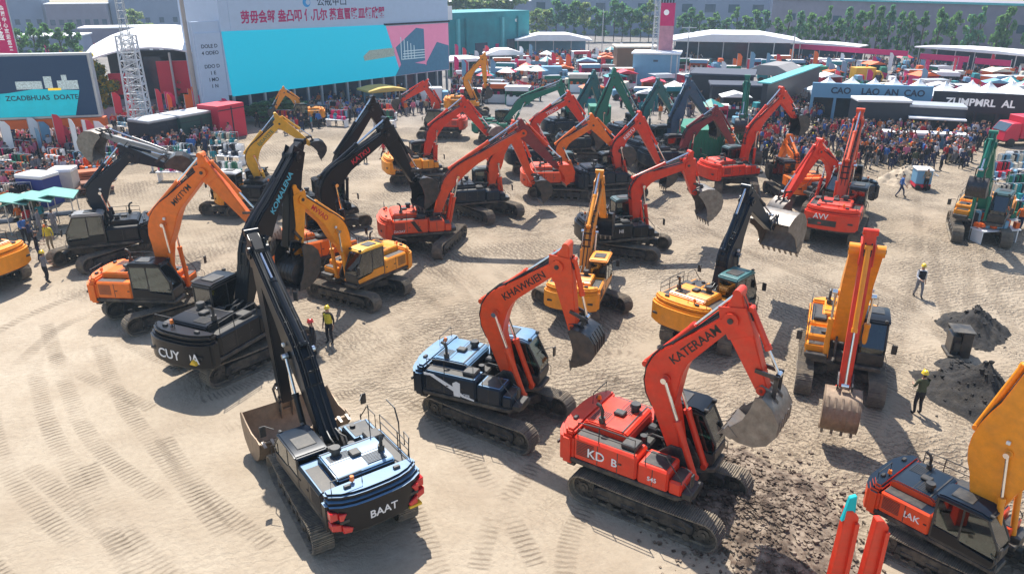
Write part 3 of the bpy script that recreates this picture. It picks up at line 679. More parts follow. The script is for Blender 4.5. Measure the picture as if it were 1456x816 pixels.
X('dark-bodied excavator with a scarlet square-shouldered boom near the green arms',(768,245),10,0,1,(2.3,5.9),(4.2,3.3),'ink',boom='red',bk=(1,1.2,20,'dark'),btxt='TEECH',btxtm=W,cab='dark_teal',bend=.5,bfrac=.35,bh=.8)
X('dark excavator with green-glazed cab and a low arched orange boom',(798,278),5,-10,1,(2.2,5.3),(4.1,3.4),'orange_red',boom='orange',bk=(1,1.2,10,'dark'),cab='dark_teal',bend=.42,bfrac=.32,bh=.8)
X('excavator with a steep scarlet boom carrying white KEEYU lettering',(868,278),15,15,1,(1.9,5.4),(4.0,1.9),'ink',boom='red',bk=(1,1.2,20,'dark'),btxt='KEEYU',btxtm=W,bend=.25)
X('black excavator with bright red gooseneck boom and big grey bucket facing right',(890,358),15,-25,1,(3.5,5.1),(4.1,3.4),'black',boom='red',bk=(1.25,1.5,-5,'steel'),bend=.4,bfrac=.36,cab='dark_teal',mirror=1,stxt=[('HI',-1.0,1.8,.3,W,-1)],bh=.95)
X('small amber excavator with a slim amber boom standing behind the orange-stick machine',(826,437),73,-50,.9,(4.0,6.0),(5.9,3.6),'amber',boom='amber',bk=(.9,1.1,30,'dark'),bend=.08,bw=.24,cab='amber',mirror=-1)
X('black excavator with vermilion boom, dark lettering and white swoosh on its side',(710,592),-24,-34,1.0,(2.25,6.4),(2.8,4.3),'ink',boom='orange_red',bk=(.85,1.15,10,'dark'),btxt='KHAWKIEN',extra=swoosh,roof='steel_blue',top='steel_blue',bend=.36,bfrac=.42,bh=1.05,stxt=[('WACER',-.75,1.5,.16,W,-1)])  # blue deck tops: mirrored sky painted onto the dark body
X('scarlet excavator in front of the churned soil with its steel bucket raised',(938,706),-34,-34,1.02,(1.6,6.5),(2.6,4.7),'red',bk=(1.0,1.35,60,'steel'),btxt='KATERAAM',stxt=[('KD',-1.55,1.72,.42,W,-1),('B',-.95,1.7,.36,W,-1),('S45',.25,1.62,.2,W,-1)],bend=.3,bfrac=.45,bh=1.15,mirror=1)
X('amber and black excavator with a dark blue boom holding an oversized chrome bucket',(1008,470),45,60,1,(2.2,5.8),(4.7,4.0),'amber',boom='ink',stick='ink',bk=(1.4,2.0,10,'steel'),bend=.02,bfrac=.4,cab='dark_teal',roof='teal',bh=1.15,bw=.3,mirror=-1)
X('excavator facing us with amber boom and scarlet stick, bucket flat on the sand',(1190,535),-113,-112,1.0,(3.4,6.6),(4.75,1.9),'amber',stick='red',boom='amber',bk=(.95,1.15,0,'rust'),bend=.12,cab='dark_teal',roof='black',bh=1.1,bw=.52)
X('scarlet excavator seen from behind, white AVV on its rear, boom pointing at the crowd',(1185,333),60,60,1.08,(3.2,6.1),(4.2,3.2),'red',boom='orange_red',bk=(.9,1.2,10,'dark'),ctxt=[('AVV',.5,1.83,.42,W)],extra=dark_panel,bend=.1,mirror=-1)
X('red excavator with lowered red stick and round steel bucket beside the scarlet AVV machine',(1180,304),205,60,1,(2.1,4.6),(4.4,1.6),'ink',boom='red',bk=(1.25,1.3,60,'steel'),bend=.25,bh=.8)
X('orange excavator turned away with folded arm behind the round steel bucket',(1128,282),95,95,.95,(2.2,3.8),(3.6,2.0),'orange',boom='orange',bk=(.9,1.2,40,'dark'),bend=.2)
X('green excavator facing us at the right edge, green boom raised over empty track gap',(1388,335),-130,-115,1,(3.2,6.3),(4.2,4.6),'amber',boom='green',stick='green',bk=(.8,1.0,60,'dark'),cab='dark_teal',bend=.08,roof='dark_teal',bh=.8)
X('red-bodied excavator with coral boom lifted high before the dark wall',(1045,267),20,75,1,(3.3,6.8),(4.7,5.3),'red',boom='red',bk=(1,1.2,30,'dark'),bend=.16,cab='dark_teal',stick='red')
X('orange excavator cropped by the lower right corner with white IAK on its side',(1360,796),-52,-45,.82,(1.1,9.0),(3.2,7.0),'orange_red',boom='amber',bk=(1,1.3,30,'steel'),stxt=[('IAK',-1.2,1.75,.34,W,-1)],roof='ink',bend=.02,bh=2.1,bw=.6,mirror=-1,top='ink')
X('distant red excavator with its arm raised near the foot of the large billboard',(625,195),175,0,.95,(1.4,5.4),(4.0,3.9),'red',bk=(.8,1,30,'dark'),bend=.2)
X('distant excavator with amber hooked arm behind the coral red boom',(668,165),5,0,1,(1.6,6.6),(2.0,3.4),'amber',bk=(.9,1.1,20,'dark'),bend=.3)
X('excavator with a long low green boom stretched level to the right',(712,200),0,0,.95,(6.2,5.6),(7.2,3.0),'green',boom='green',bk=(.8,1,20,'dark'),bend=.14,btxt=None)
X('excavator with a sharply peaked green boom and slender green stick',(838,226),10,0,1,(1.9,7.2),(4.0,3.8),'ink',boom='green',bk=(.9,1.1,20,'dark'),bend=.02)
X('excavator with a dark bluish green boom just left of the peaked green boom',(812,200),20,0,1,(2.1,6.1),(3.0,3.5),'ink',boom='teal',bk=(.9,1.1,20,'dark'),bend=.02)
X('excavator with a short blue-green boom between the peaked green and dark blue booms',(905,208),25,0,1,(2.0,5.6),(3.9,3.1),'ink',boom='teal',bk=(.9,1.1,20,'dark'),bend=.05)
X('excavator with a broad dark blue boom in front of the long black stand',(942,237),20,0,1.1,(1.7,6.1),(4.0,3.4),'ink',boom='blue',bk=(.9,1.1,20,'dark'),bend=.02,bh=1.1)
X('excavator with a dark maroon arm crossing in front of the green container',(958,247),10,0,1,(3.2,4.8),(5.4,1.8),'ink',boom='maroon',bk=(.9,1.1,20,'dark'),bend=.15,btxt=None)
X('excavator with a vertical green boom behind the red-bodied coral-boom machine',(1052,225),-110,-100,1,(2.8,6.9),(3.9,4.2),'orange',boom='green',bk=(.8,1,20,'dark'),bend=.05)
X('small yellow excavator parked below the cyan billboard screen',(432,178),200,190,.8,(2.2,4.6),(3.6,2.5),'amber',boom='amber',bk=(.9,1.1,20,'dark'),bend=.2)

# ------------------------------------------------------------------ people
M_SKIN = mat('skin',(.42,.24,.16),.6); M_HAIR = mat('dark_hair',(.012,.01,.009),.7)
CLOTH = {n: mat('cloth_'+n, c, .9, var=.3, scale=14) for n,c in {'navy':(.02,.03,.08),'black':(.014,.014,.018),'white':(.66,.66,.68),'red':(.5,.02,.03),'grey':(.2,.2,.22),'blue':(.05,.16,.45),'orange':(.75,.17,.02),'pink':(.6,.16,.25),'olive':(.07,.08,.04),'yellow':(.75,.6,.05),'khaki':(.3,.24,.15),'teal':(.02,.25,.3)}.items()}
def person_mesh(pose, detail=False, low=False):
    """one continuous skinned figure facing +X, feet at z=0; materials: 0 top, 1 trousers, 2 skin, 3 hair, 4 shoes"""
    V=[];E=[];Rr=[]
    def v(p,r,link=None):
        V.append(p);Rr.append(r)
        if link is not None: E.append((link,len(V)-1))
        return len(V)-1
    st, aL, aR, twist = pose     # stride, arm bend left/right (0 hanging, 1 folded forward), lean
    hip=v((0,0,.93),(.15,.12)); waist=v((.01+twist*.3,0,1.1),(.15,.11),hip); chest=v((.0+twist*.6,0,1.32),(.18,.12),waist); nb=v((0+twist*.8,0,1.45),(.11,.08),chest); nk=v((.01+twist,0,1.51),(.055,.055),nb)
    h1=v((.03+twist,0,1.6),(.082,.095),nk); h2=v((.02+twist,0,1.69),(.08,.092),h1); v((.0+twist,0,1.755),(.045,.05),h2)
    if detail: v((.13+twist,0,1.615),(.012,.016),h1)
    for s,fw in ((1,st),(-1,-st)):
        a=v((0,s*.1,.86),(.1,.1),hip); k=v((.06+fw*.18,s*.11,.49),(.065,.07),a); an=v((-.02+fw*.34,s*.12,.1),(.045,.05),k); f=v((.04+fw*.34,s*.125,.045),(.05,.04),an); v((.17+fw*.34,s*.13,.035),(.04,.03),f)
    for s,b in ((1,aL),(-1,aR)):
        sh=v((twist*.75,s*.19,1.41),(.068,.068),nb); el=v((-.03+.12*b+twist*.4-s*st*.1,s*(.26),1.13),(.045,.045),sh)
        wr=v((.04+.26*b+twist*.3-s*st*.22,s*(.27-.13*b),.9+.2*b),(.03,.03),el); 
        d=Vector((.3*b+.04,-s*.1*b,-.1+.1*b)).normalized()
        pl=v(tuple(Vector(V[wr])+d*.08),(.035,.022) if detail else (.03,.025),wr)
        if detail:
            for kf,(yo,ln) in enumerate(((.03,.065),(.01,.078),(-.01,.072),(-.03,.055))):
                q=Vector(V[pl])+d*.03+Vector((0,0,0)); q2=q+Vector((yo,0,0) if b<.3 else (0,0,yo))+d*.03; m_=v(tuple(q2),(.010,.010),pl); v(tuple(q2+d*ln+Vector((.012,-s*.01,0))),(.008,.008),m_)
            v(tuple(Vector(V[wr])+d*.05+Vector((.05,-s*.02,.0))),(.011,.011),wr)
    me=bpy.data.meshes.new('person'); me.from_pydata(V,E,[]); o=bpy.data.objects.new('person',me); col.objects.link(o)
    md=o.modifiers.new('skin','SKIN'); md.use_smooth_shade=True
    for i,r in enumerate(Rr): me.skin_vertices[0].data[i].radius=r
    me.skin_vertices[0].data[0].use_root=True
    if not low: sb=o.modifiers.new('s','SUBSURF'); sb.levels=2 if detail else 1; sb.render_levels=sb.levels
    dg=bpy.context.evaluated_depsgraph_get(); out=bpy.data.meshes.new_from_object(o.evaluated_get(dg)); bpy.data.objects.remove(o)
    hands=[Vector(V[i]) for i in range(len(V)) if abs(V[i][1])>.1 and .75<V[i][2]<1.12 and Rr[i][0]<=.036]
    out.materials.clear()
    for _ in range(5): out.materials.append(None)
    for p in out.polygons:
        c=p.center; m_=0
        if c.z<.12: m_=4
        elif c.z<.97 and not any((c-h_).length<.09 for h_ in hands) and abs(c.y)<.22: m_=1
        if any((c-h_).length<.075 for h_ in hands): m_=2
        if c.z>1.49: m_=2
        if c.z>1.66 or (c.z>1.56 and c.x-twist<-.015): m_=3
        p.material_index=m_
    return out
POSES=[((0,.0,.0,0)),((.9,.1,.1,.02)),((.1,1,.6,.05)),((0,1,1,.02)),((.5,0,.8,.0)),((-.7,.3,0,.04))]
CROWDM=[person_mesh(p) for p in POSES]; NEARM=[person_mesh(p,True) for p in POSES]
def helmet_mesh():
    b=MB(); n=16
    rings=[(.125,0),(.12,.02),(.115,.03),(.11,.07),(.085,.11),(.045,.135),(.004,.142)]
    vs=[(math.cos(2*math.pi*i/n)*r*(1.12 if k>0 else 1.2),math.sin(2*math.pi*i/n)*r*(.95 if k else 1),z) for k,(r,z) in enumerate(rings) for i in range(n)]
    fs=[(k*n+i,k*n+(i+1)%n,(k+1)*n+(i+1)%n,(k+1)*n+i) for k in range(len(rings)-1) for i in range(n)]+[tuple(range(n))[::-1]]
    b.add(vs,fs); b.span(-.12,.13,-.012,.012,.1,.15,0,.01); return b.mesh('safety_helmet')
HELM=helmet_mesh()
def vest_mesh(tw):
    b=MB(); rings=[(1.0,.155,.185),(1.12,.15,.18),(1.25,.16,.2),(1.38,.155,.215),(1.46,.12,.16)]; n=16
    vs=[(math.cos(2*math.pi*i/n)*rx+tw*.5,math.sin(2*math.pi*i/n)*ry,z) for z,rx,ry in rings for i in range(n)]
    fs=[(k*n+i,k*n+(i+1)%n,(k+1)*n+(i+1)%n,(k+1)*n+i) for k in range(len(rings)-1) for i in range(n)]
    b.add(vs,fs); 
    return b.mesh('vest')
def person(px,py,rz,top,bot,k,label,near=True,helmet=None,vest=None,group=None,sc=1.0,hair=None):
    P=at(px,py); o=obj('person',(NEARM if near else CROWDM)[k],[CLOTH[top],CLOTH[bot],M_SKIN,hair or M_HAIR,CLOTH['black']],None,P,(0,0,R(rz)),sc)
    tag(o,label,'person',group); tw=POSES[k][3]
    if helmet: obj('safety_helmet',HELM,[mat('helmet_'+helmet,{'yellow':(.85,.6,.03),'red':(.7,.03,.02),'orange':(.85,.2,.02),'white':(.8,.8,.8)}[helmet],.3,coat=.4)],o,(.015+tw,0,1.695))
    if vest: obj('safety_vest',vest_mesh(tw),[CLOTH[vest]],o)
    return o
person(449,508,200,'black','black',2,'person in black with a red safety helmet, walking beside the black arm',helmet='red')
person(470,487,250,'black','black',0,'person standing in a yellow vest and yellow helmet near the red-helmeted person',helmet='yellow',vest='yellow')
person(1303,588,95,'olive','black',3,'person in dark olive jacket and yellow helmet standing beside the black gravel tail',helmet='yellow')
person(1304,422,-95,'white','grey',4,'person in white and grey with a yellow helmet alone on the open sand',helmet='yellow',vest='black')
person(1279,280,-20,'blue','navy',1,'person in blue walking towards the blue handcart')
person(68,402,60,'grey','black',2,'person in grey at the end of the dark track, head wrapped in yellow',helmet='yellow')
person(74,357,-80,'yellow','khaki',0,'person in a long yellow coat under the end of the green awning')
person(508,232,-60,'navy','navy',0,'person in navy, left of the orange-vested one')
person(520,231,-100,'orange','black',0,'person in an orange vest standing on the sand under the black boom',vest='orange')
person(546,226,200,'red','black',1,'person in red striding right of the orange-vested one')
person(231,322,20,'black','black',1,'person in black striding beyond the bent orange boom')
person(47,352,10,'navy','black',4,'person in navy at the left edge of the group by the yellow coat')
person(57,371,30,'black','navy',2,'person in black leaning forward at the foot of the green awning')
person(38,346,-30,'blue','black',3,'person in blue under the middle of the green awning')
person(1315,271,-140,'khaki','black',2,'person in khaki pushing the blue handcart')
tops=['navy','black','white','red','grey','blue','orange','pink','olive','navy','black','white','black','khaki','teal']
crowd_r=random.Random(11); cnt=0
def crowd(n,quad,place,weights=None,face=None,near=False):
    """quad: four ground corners in photo pixels"""
    global cnt
    A,B,C,D=[at(*q) for q in quad]; done=[]; t=0
    while len(done)<n and t<n*30:
        t+=1; u,v_=crowd_r.random(),crowd_r.random(); P=(A*(1-u)+B*u)*(1-v_)+(D*(1-u)+C*u)*v_
        if any((P-q).length<.55 for q in done): continue
        done.append(P); c=crowd_r.choice(weights or tops); bt=crowd_r.choice(['black','navy','grey','black','khaki'])
        o=obj('person',CROWDM[crowd_r.randrange(6)],[CLOTH[c],CLOTH[bt],M_SKIN,M_HAIR if crowd_r.random()<.85 else CLOTH[crowd_r.choice(['red','white','yellow'])],CLOTH['black']],None,P,(0,0,crowd_r.uniform(0,6.28)),crowd_r.uniform(.93,1.06))
        if bt in('black','navy'): bt='dark'
        tag(o,'visitor in a %s top and %s trousers %s'%(c,bt,place),'person','visitors in %s tops and %s trousers %s'%(c,bt,place)); cnt+=1
dark=['navy','black','navy','black','grey','red','white','blue','orange','black','pink','olive']
crowd(105,[(1085,240),(1370,246),(1400,196),(1075,188)],'in the crowd before the black stands',dark)
crowd(30,[(1215,222),(1375,240),(1380,215),(1225,205)],'in the crowd before the black stands',dark)
crowd(24,[(5,236),(150,236),(160,205),(5,205)],'under the orange screen frame',['pink','white','grey','navy','red','pink','white','black'])
crowd(16,[(0,310),(60,345),(95,330),(30,290)],'by the green stall awnings')
crowd(36,[(395,195),(560,165),(560,145),(345,172)],'below the large cyan screen',['navy','blue','grey','black','teal','white','red'])
crowd(38,[(640,140),(765,138),(770,104),(650,110)],'between the large screen and the white canopy')
crowd(20,[(880,170),(1000,172),(1000,140),(880,140)],'in front of the blue container house')
crowd(14,[(1385,330),(1450,350),(1456,250),(1400,240)],'among the stalls at the right edge')
crowd(12,[(225,250),(340,235),(330,205),(230,215)],'by the dark containers')
LOW=[]
for p_ in POSES:
    m_=person_mesh(p_,low=True); LOW.append(([v.co.copy() for v in m_.vertices],[tuple(f.vertices) for f in m_.polygons],[f.material_index for f in m_.polygons]))
def mass(quad,n,label,cols=None):
    A,B,C,D=[at(*q) for q in quad]; b=MB(); idx=['navy','black','white','red','grey','blue','orange','pink','khaki']
    cols=cols or [0,1,2,3,4,5,6,7,8,0,1,1,0]
    for _ in range(n):
        u,v_=crowd_r.random(),crowd_r.random(); P=(A*(1-u)+B*u)*(1-v_)+(D*(1-u)+C*u)*v_
        vs,fs,ms=crowd_r.choice(LOW); top=crowd_r.choice(cols); tr=crowd_r.choice([0,1,1,4]); mp={0:top,1:tr,2:9,3:10 if crowd_r.random()<.85 else crowd_r.choice([2,3,6]),4:1}
        o=len(b.v); M=Matrix.Translation(P)@Matrix.Rotation(crowd_r.uniform(0,6.28),4,'Z')@Matrix.Scale(crowd_r.uniform(.93,1.06),4)
        b.v+=[tuple(M@v) for v in vs]; b.f+=[tuple(q+o for q in f) for f in fs]; b.m+=[mp[q] for q in ms]
    o=obj('crowd',b.mesh('crowd'),[CLOTH[i] for i in idx]+[M_SKIN,M_HAIR]); tag(o,label,'crowd',kind='stuff')
DK=[0,1,0,1,4,3,2,5,0,1,3,1,6,7]
mass([(1080,232),(1375,236),(1410,194),(1075,186)],330,'dense dark crowd standing before the black stands',DK)
mass([(0,236),(160,232),(165,198),(0,200)],110,'shoppers packed under the orange screen frame',[7,2,4,3,7,2,1,0])
mass([(880,160),(1085,176),(1085,150),(880,138)],110,'crowd between the blue container house and the long black wall')
mass([(395,190),(620,160),(620,142),(395,168)],150,'visitors strolling on the sand edge below the large cyan screen')
mass([(640,150),(780,145),(770,106),(645,112)],170,'crowd thronging below the right end of the large screen')
mass([(160,236),(330,215),(330,196),(160,208)],100,'people around the dark containers',[2,0,1,7,3,4,5])
mass([(0,300),(120,262),(120,240),(0,262)],75,'shoppers around the blue cabinet',[7,2,0,1,3,4])
mass([(1070,178),(1160,182),(1180,150),(1060,150)],150,'dense far crowd packed beside the long black wall')
mass([(1120,116),(1456,134),(1456,96),(1120,88)],420,'far crowd among the tents under the pink banners')
mass([(640,106),(1000,100),(1000,76),(650,84)],420,'far crowd on the fairground beyond the machines')
mass([(330,168),(560,142),(600,128),(330,160)],130,'crowd standing close under the large cyan screen')
mass([(160,192),(330,180),(330,160),(170,170)],110,'people gathered in front of the white-roofed stage')

# ------------------------------------------------------------------ buildings, screens, stalls
def frame(A, B, name, label, cat, group=None):
    """an Empty at ground point A; local x runs to B, local y away from the camera"""
    PA, PB = at(*A), at(*B); d = PB-PA
    return empty(name, PA, math.atan2(d.y,d.x), label, cat, group), d.length
def flat(name, c, rough=.8, var=.1, emit=0, scale=1.2, **k): return mat(name, c, rough, var=var, emit=emit, scale=scale, **k)
def part(parent, name, m, build, smooth=False):
    b = MB(); build(b); return obj(name, b.mesh(name, smooth), m if isinstance(m,(list,tuple)) else [m], parent)
def sign(parent, t, size, m, x, y, z, bold=.02, stretch=1.0): return lettering(t, size, m, parent, (x,y,z), (1,0,0), (0,0,1), bold, stretch)
C_GREY=flat('panel_pale_blue_grey',(.34,.43,.56),.6,.05,.12); C_STEEL=flat('galvanised_steel',(.5,.52,.54),.4,.1,metal=.5); C_WHITE=flat('white_membrane',(.82,.82,.82),.7,.05)
C_CYAN=flat('led_cyan',(.0,.31,.43),.5,.02,.55); C_NAVY=flat('led_navy',(.003,.022,.06),.5,.05,.35); C_PINK=flat('led_pink',(.55,.18,.30),.5,.06,.3); C_SLATE=flat('led_slate',(.03,.10,.17),.5,.2,.4,3)
C_ORANGE=flat('orange_cladding',(.8,.13,.01),.5); C_REDP=flat('red_panel',(.62,.015,.05),.5,.05); C_DARK=flat('black_cladding',(.012,.018,.032),.5,.2); C_DGLASS=flat('dark_glazing',(.03,.06,.10),.15,.3); C_BLUEF=flat('blue_fascia',(.13,.31,.48),.5,.05); C_MAG=flat('magenta_banner',(.65,.01,.14),.7,.1)
C_BLDG=flat('pale_blue_render',(.24,.28,.37),.85,.12,scale=.15); C_BLDG2=flat('mauve_brick',(.24,.22,.27),.9,.15,scale=.4); C_TEAL=flat('teal_cladding',(.0,.24,.27),.6,.3,scale=.25); C_ROOFC=flat('cyan_roof_edge',(.1,.45,.47),.6); C_BROWN=flat('brown_board',(.25,.13,.07),.8); C_BLUEC=flat('container_blue',(.16,.34,.48),.5,.1); C_WIN=flat('window_dark',(.05,.09,.13),.1,.2); C_TEXT=flat('sign_ink',(.02,.04,.08),.6); C_TEXTR=flat('sign_crimson',(.5,.01,.13),.6); C_WTEXT=flat('sign_white',(.8,.8,.8),.6,emit=.15)
C_GREEN=flat('container_green',(.0,.18,.10),.5,.15); C_CREAM=flat('cream_canopy',(.62,.55,.45),.8)

# the large billboard hall
r, L = frame((332,172),(640,128),'billboard_hall','huge billboard hall with cyan screen and crimson characters above a glazed ground floor','billboard hall')
part(r,'wall',C_GREY,lambda b: (b.span(0,L,0,9,2.9,17), b.span(-3.2,-.02,.3,1,1.0,11)))
u=L
part(r,'cyan_screen',C_CYAN,lambda b: b.poly([(.3,2.75),(L*.73,2.95),(L*.665,9.7),(-.0,9.9)],'y',-.12,-.004))
part(r,'pink_panel',C_PINK,lambda b: b.poly([(L*.735,2.95),(L-.1,3.0),(L-.1,9.5),(L*.67,9.5)],'y',-.1,-.002))
part(r,'picture_panel',C_SLATE,lambda b: (b.poly([(L*.735,4.2),(L*.86,4.6),(L*.86,8.9),(L*.82,9.1),(L*.71,6.7)],'y',-.14,-.102), b.poly([(L*.86,3.02),(L-.2,3.02),(L-.2,6.4),(L*.93,7.0),(L*.87,4.4)],'y',-.16,-.102), b.poly([(L*.70,2.96),(L*.88,3.02),(L*.86,4.1),(L*.74,4.8)],'y',-.19,-.162)))
part(r,'picture_lines',flat('picture_lines',(.4,.5,.55),.6,.6,.3,12),lambda b: [b.span(L*.74+i*.1,L*.86,-.17,-.142,5.0+i*.35,5.12+i*.35) for i in range(4)]+[b.span(L*.735+i*.6,L*.735+i*.6+.12,-.17,-.142,5,8-i*.3) for i in range(5)])
part(r,'trim_rail',C_DARK,lambda b: b.span(L*.66,L+.1,-.25,-.0,9.62,9.85))
cs = part(r,'caption_strip',flat('mosaic_strip',(.32,.38,.33),.7,.8,.2,18),lambda b: b.poly([(L*.555,5.35),(L*.70,5.6),(L*.70,6.7),(L*.58,6.6),(L*.55,5.9)],'y',-.2,-.13))
hd = part(r,'header_board',C_GREY,lambda b: b.span(1.2,L*.62,-.08,-.003,9.98,15.5))
sign(hd,'劳毋会邬 盎凸叩 亿几尔 蒸直冒路皿舾欣器',1.45,C_TEXTR,L*.37,-.09,11.2,.03,.78)
sign(hd,'公戒甲凵',1.15,C_TEXT,L*.43,-.09,12.75,.012); lg=part(hd,'logo_ring',flat('logo_blue',(.02,.2,.45),.5,emit=.2),lambda b: b.cyl((L*.325,-.1,12.75),(L*.325,-.08,12.75),.55,0,24)); part(hd,'logo_centre',C_GREY,lambda b: b.cyl((L*.33,-.13,12.75),(L*.33,-.10,12.75),.3,0,20))
ls = part(r,'side_board',C_GREY,lambda b: b.span(-3.1,-.1,.1,.29,1.2,9.8))
for i,t in enumerate(['DOLE D','4 ODEO','','DDO D','1 E','I MO','1 N']):
    if t: sign(ls,t,.55,C_TEXT,-1.6,.09,8.4-i*.72,.02)
part(r,'glazing',C_DGLASS,lambda b: b.span(.3,L-.2,1.4,1.6,.3,2.85))
for i in range(18): part(r,'support_post',C_STEEL,lambda b: b.span(.4+i*(L-1)/17,.65+i*(L-1)/17,0,.3,0,2.9))
part(r,'end_panel',C_WHITE,lambda b: b.span(L-.0,L+1.2,.3,.5,9.9,11.8)); 
# left LED screen
r, L = frame((-30,222),(149,214),'led_screen','angled dark LED screen with a turquoise wedge on an orange frame','screen')
part(r,'screen_frame',C_STEEL,lambda b: b.span(-1,L+.35,0,.9,3.2,9.0))
part(r,'screen_panel',C_NAVY,lambda b: b.span(-.8,L+.1,-.06,-.003,3.4,8.8))
part(r,'turquoise_wedge',flat('led_turquoise',(.0,.33,.40),.5,.25,.45,.6),lambda b: b.poly([(-.8,3.42),(L*.83,3.42),(L*.9,5.7),(L*.55,5.9),(L*.35,5.6),(-.8,5.3)],'y',-.09,-.062))
ps_=part(r,'machine_picture',flat('led_picture',(.35,.42,.42),.6,.8,.4,8),lambda b: (b.span(L*.42,L*.62,-.1,-.063,5.9,6.6),b.span(L*.64,L*.7,-.1,-.063,5.95,7.0),b.span(L*.74,L*.9,-.1,-.063,5.8,6.6),b.span(L*.78,L*.82,-.1,-.063,6.6,7.1)))
part(r,'yellow_bar',flat('led_yellow',(.8,.5,.03),.6,emit=.5),lambda b: b.span(L*.66,L*.76,-.12,-.1,5.75,5.95))
sign(r,'ZCADBHUAS  DOATE',.62,C_TEXT,L*.6,-.1,5.1,.02)
part(r,'orange_beam',C_ORANGE,lambda b: (b.span(-1,L+.6,-.2,.8,2.35,3.15),))
for x in (1.2,5.6,L-.6): part(r,'orange_leg',C_ORANGE,lambda b: b.poly([(x-.9,0),(x-.2,0),(x+.5,2.4),(x-.7,2.4)] if x<L-1 else [(x-.1,.6),(x+.6,.2),(x+.5,2.4),(x-.7,2.4)],'y',-.1,.5,0,.03))
# tall crimson banner at the left
r, L = frame((-10,190),(52,192),'tall_banner','tall crimson banner with white characters at the left border','banner')
part(r,'banner_cloth',C_MAG,lambda b: b.span(0,L,0,.1,8.3,16.5)); 
for i in range(7): sign(r,'展会工程机械盛'[i],.95,C_WTEXT,L*.72,-.02,15.8-i*.98,.02); 
for i in range(8): sign(r,'会展中心欢迎您来'[i],.5,C_WTEXT,L*.9,-.02,12.6-i*.55,.02)
for x in (.2,L-.2): part(r,'pole',C_STEEL,lambda b: b.cyl((x,.3,0),(x,.3,16.5),.12))
# stage with vaulted white roof
r, L = frame((140,166),(322,160),'event_stage','open stage with vaulted white roof and red back panels','stage')
def vault(b):
    n=12; up=[]
    for i in range(n+1):
        t=i/n; up.append((-.6+(L+1.2)*t, 7.1+1.9*math.sin(math.pi*t)**.8))
    ys=[(-1.5,-1.0),(2,0.1),(5,.7),(9,1.0)]
    for (ya,za),(yb,zb) in zip(ys,ys[1:]):
        for i in range(n):
            q=[(up[i][0],ya,up[i][1]+za),(up[i+1][0],ya,up[i+1][1]+za),(up[i+1][0],yb,up[i+1][1]+zb),(up[i][0],yb,up[i][1]+zb)]
            b.add(q+[(x,y,z-.18) for x,y,z in q],[(0,1,2,3),(7,6,5,4),(0,4,5,1),(2,6,7,3),(1,5,6,2),(0,3,7,4)])
part(r,'vaulted_roof',C_WHITE,vault)
part(r,'back_wall',C_DARK,lambda b: b.span(.4,L-.4,7,7.2,0,7)); part(r,'stage_floor',flat('stage_grey',(.2,.18,.2),.8),lambda b: b.span(0,L,0,7.6,0,1.1)); part(r,'red_panel',C_REDP,lambda b: (b.span(L*.5,L*.84,.6,.9,2.4,6.2),b.span(L*.12,L*.3,.6,.9,2.4,4.9))); part(r,'red_counter',C_REDP,lambda b: (b.span(L*.5,L*.66,2,2.4,1.2,2.3),b.span(L*.78,L*.9,2,2.4,1.2,2.2)))
part(r,'stage_screen',C_DARK,lambda b: b.span(L*.66,L*.77,2,2.2,1.6,3.0)); part(r,'glazed_side',C_DGLASS,lambda b: b.span(L*.34,L*.48,5,5.2,1.2,6.4)); part(r,'barrier_board',flat('barrier_pink',(.42,.28,.35),.7,.15),lambda b: b.span(-1,L+3,-1.6,-1.5,0,1.3))
for x in (.3,L*.3,L*.62,L-.3): part(r,'column',C_STEEL,lambda b: b.cyl((x,.2,1.1),(x,.2,7.2),.14))
# lattice tower
P=at(206,199); r=empty('lattice_tower',P,R(12),'slim white lattice tower with a mast on top, left of the stage','tower')
def lattice(b, h, w0, w1, n=14, rr=.07):
    cs_=lambda z:[(sx*(w0+(w1-w0)*z/h)/2,sy*(w0+(w1-w0)*z/h)/2,z) for sx,sy in ((-1,-1),(1,-1),(1,1),(-1,1))]
    for i in range(4): b.cyl(cs_(0)[i],cs_(h)[i],rr,0,6)
    for k in range(n):
        a,c=cs_(h*k/n),cs_(h*(k+1)/n)
        for i in range(4): b.cyl(c[i],c[(i+1)%4],rr*.6,0,5); b.cyl(a[i],c[(i+1)%4] if k%2 else c[i],rr*.5,0,5) if k%2 else b.cyl(a[(i+1)%4],c[i],rr*.5,0,5)
part(r,'lattice_frame',flat('white_steel',(.62,.64,.66),.5),lambda b: lattice(b,10.2,1.9,1.5,13,.09)); part(r,'mast',C_STEEL,lambda b: lattice(b,18,.9,.5,26,.04))
def pole(px,py,h,rr,m,label,arms=0,name='lighting_pole',cat='pole'):
    P=at(px,py); r=empty(name,P,0,label,cat); part(r,'shaft',m,lambda b: b.cyl((0,0,0),(0,0,h),rr,0,10,rr*.7))
    if arms: part(r,'cross_arm',m,lambda b: (b.span(-1.1,1.1,-.06,.06,h-.35,h-.22),b.span(-.8,.8,-.06,.06,h-1.0,h-.9)))
    part(r,'foot_plate',C_DARK,lambda b: b.cyl((0,0,0),(0,0,.3),rr*2.2,0,10)); return r
pole(285,176,19,.28,flat('concrete_pole',(.42,.38,.34),.8),'thick pale concrete pole beside the large cyan screen',1)
pole(973,125,9,.1,C_STEEL,'slim steel pole with cross arm beside the blue container house',1); pole(1205,80,8,.12,C_DARK,'dark pole under the tree row, right of the white flat roof',0)
pole(1122,112,7,.14,C_STEEL,'steel post at the left end of the long magenta banner',0); pole(1287,97,7,.12,C_DARK,'dark post at the right end of the long magenta banner',0); pole(855,88,10,.1,C_STEEL,'thin post behind the white canopy',0)

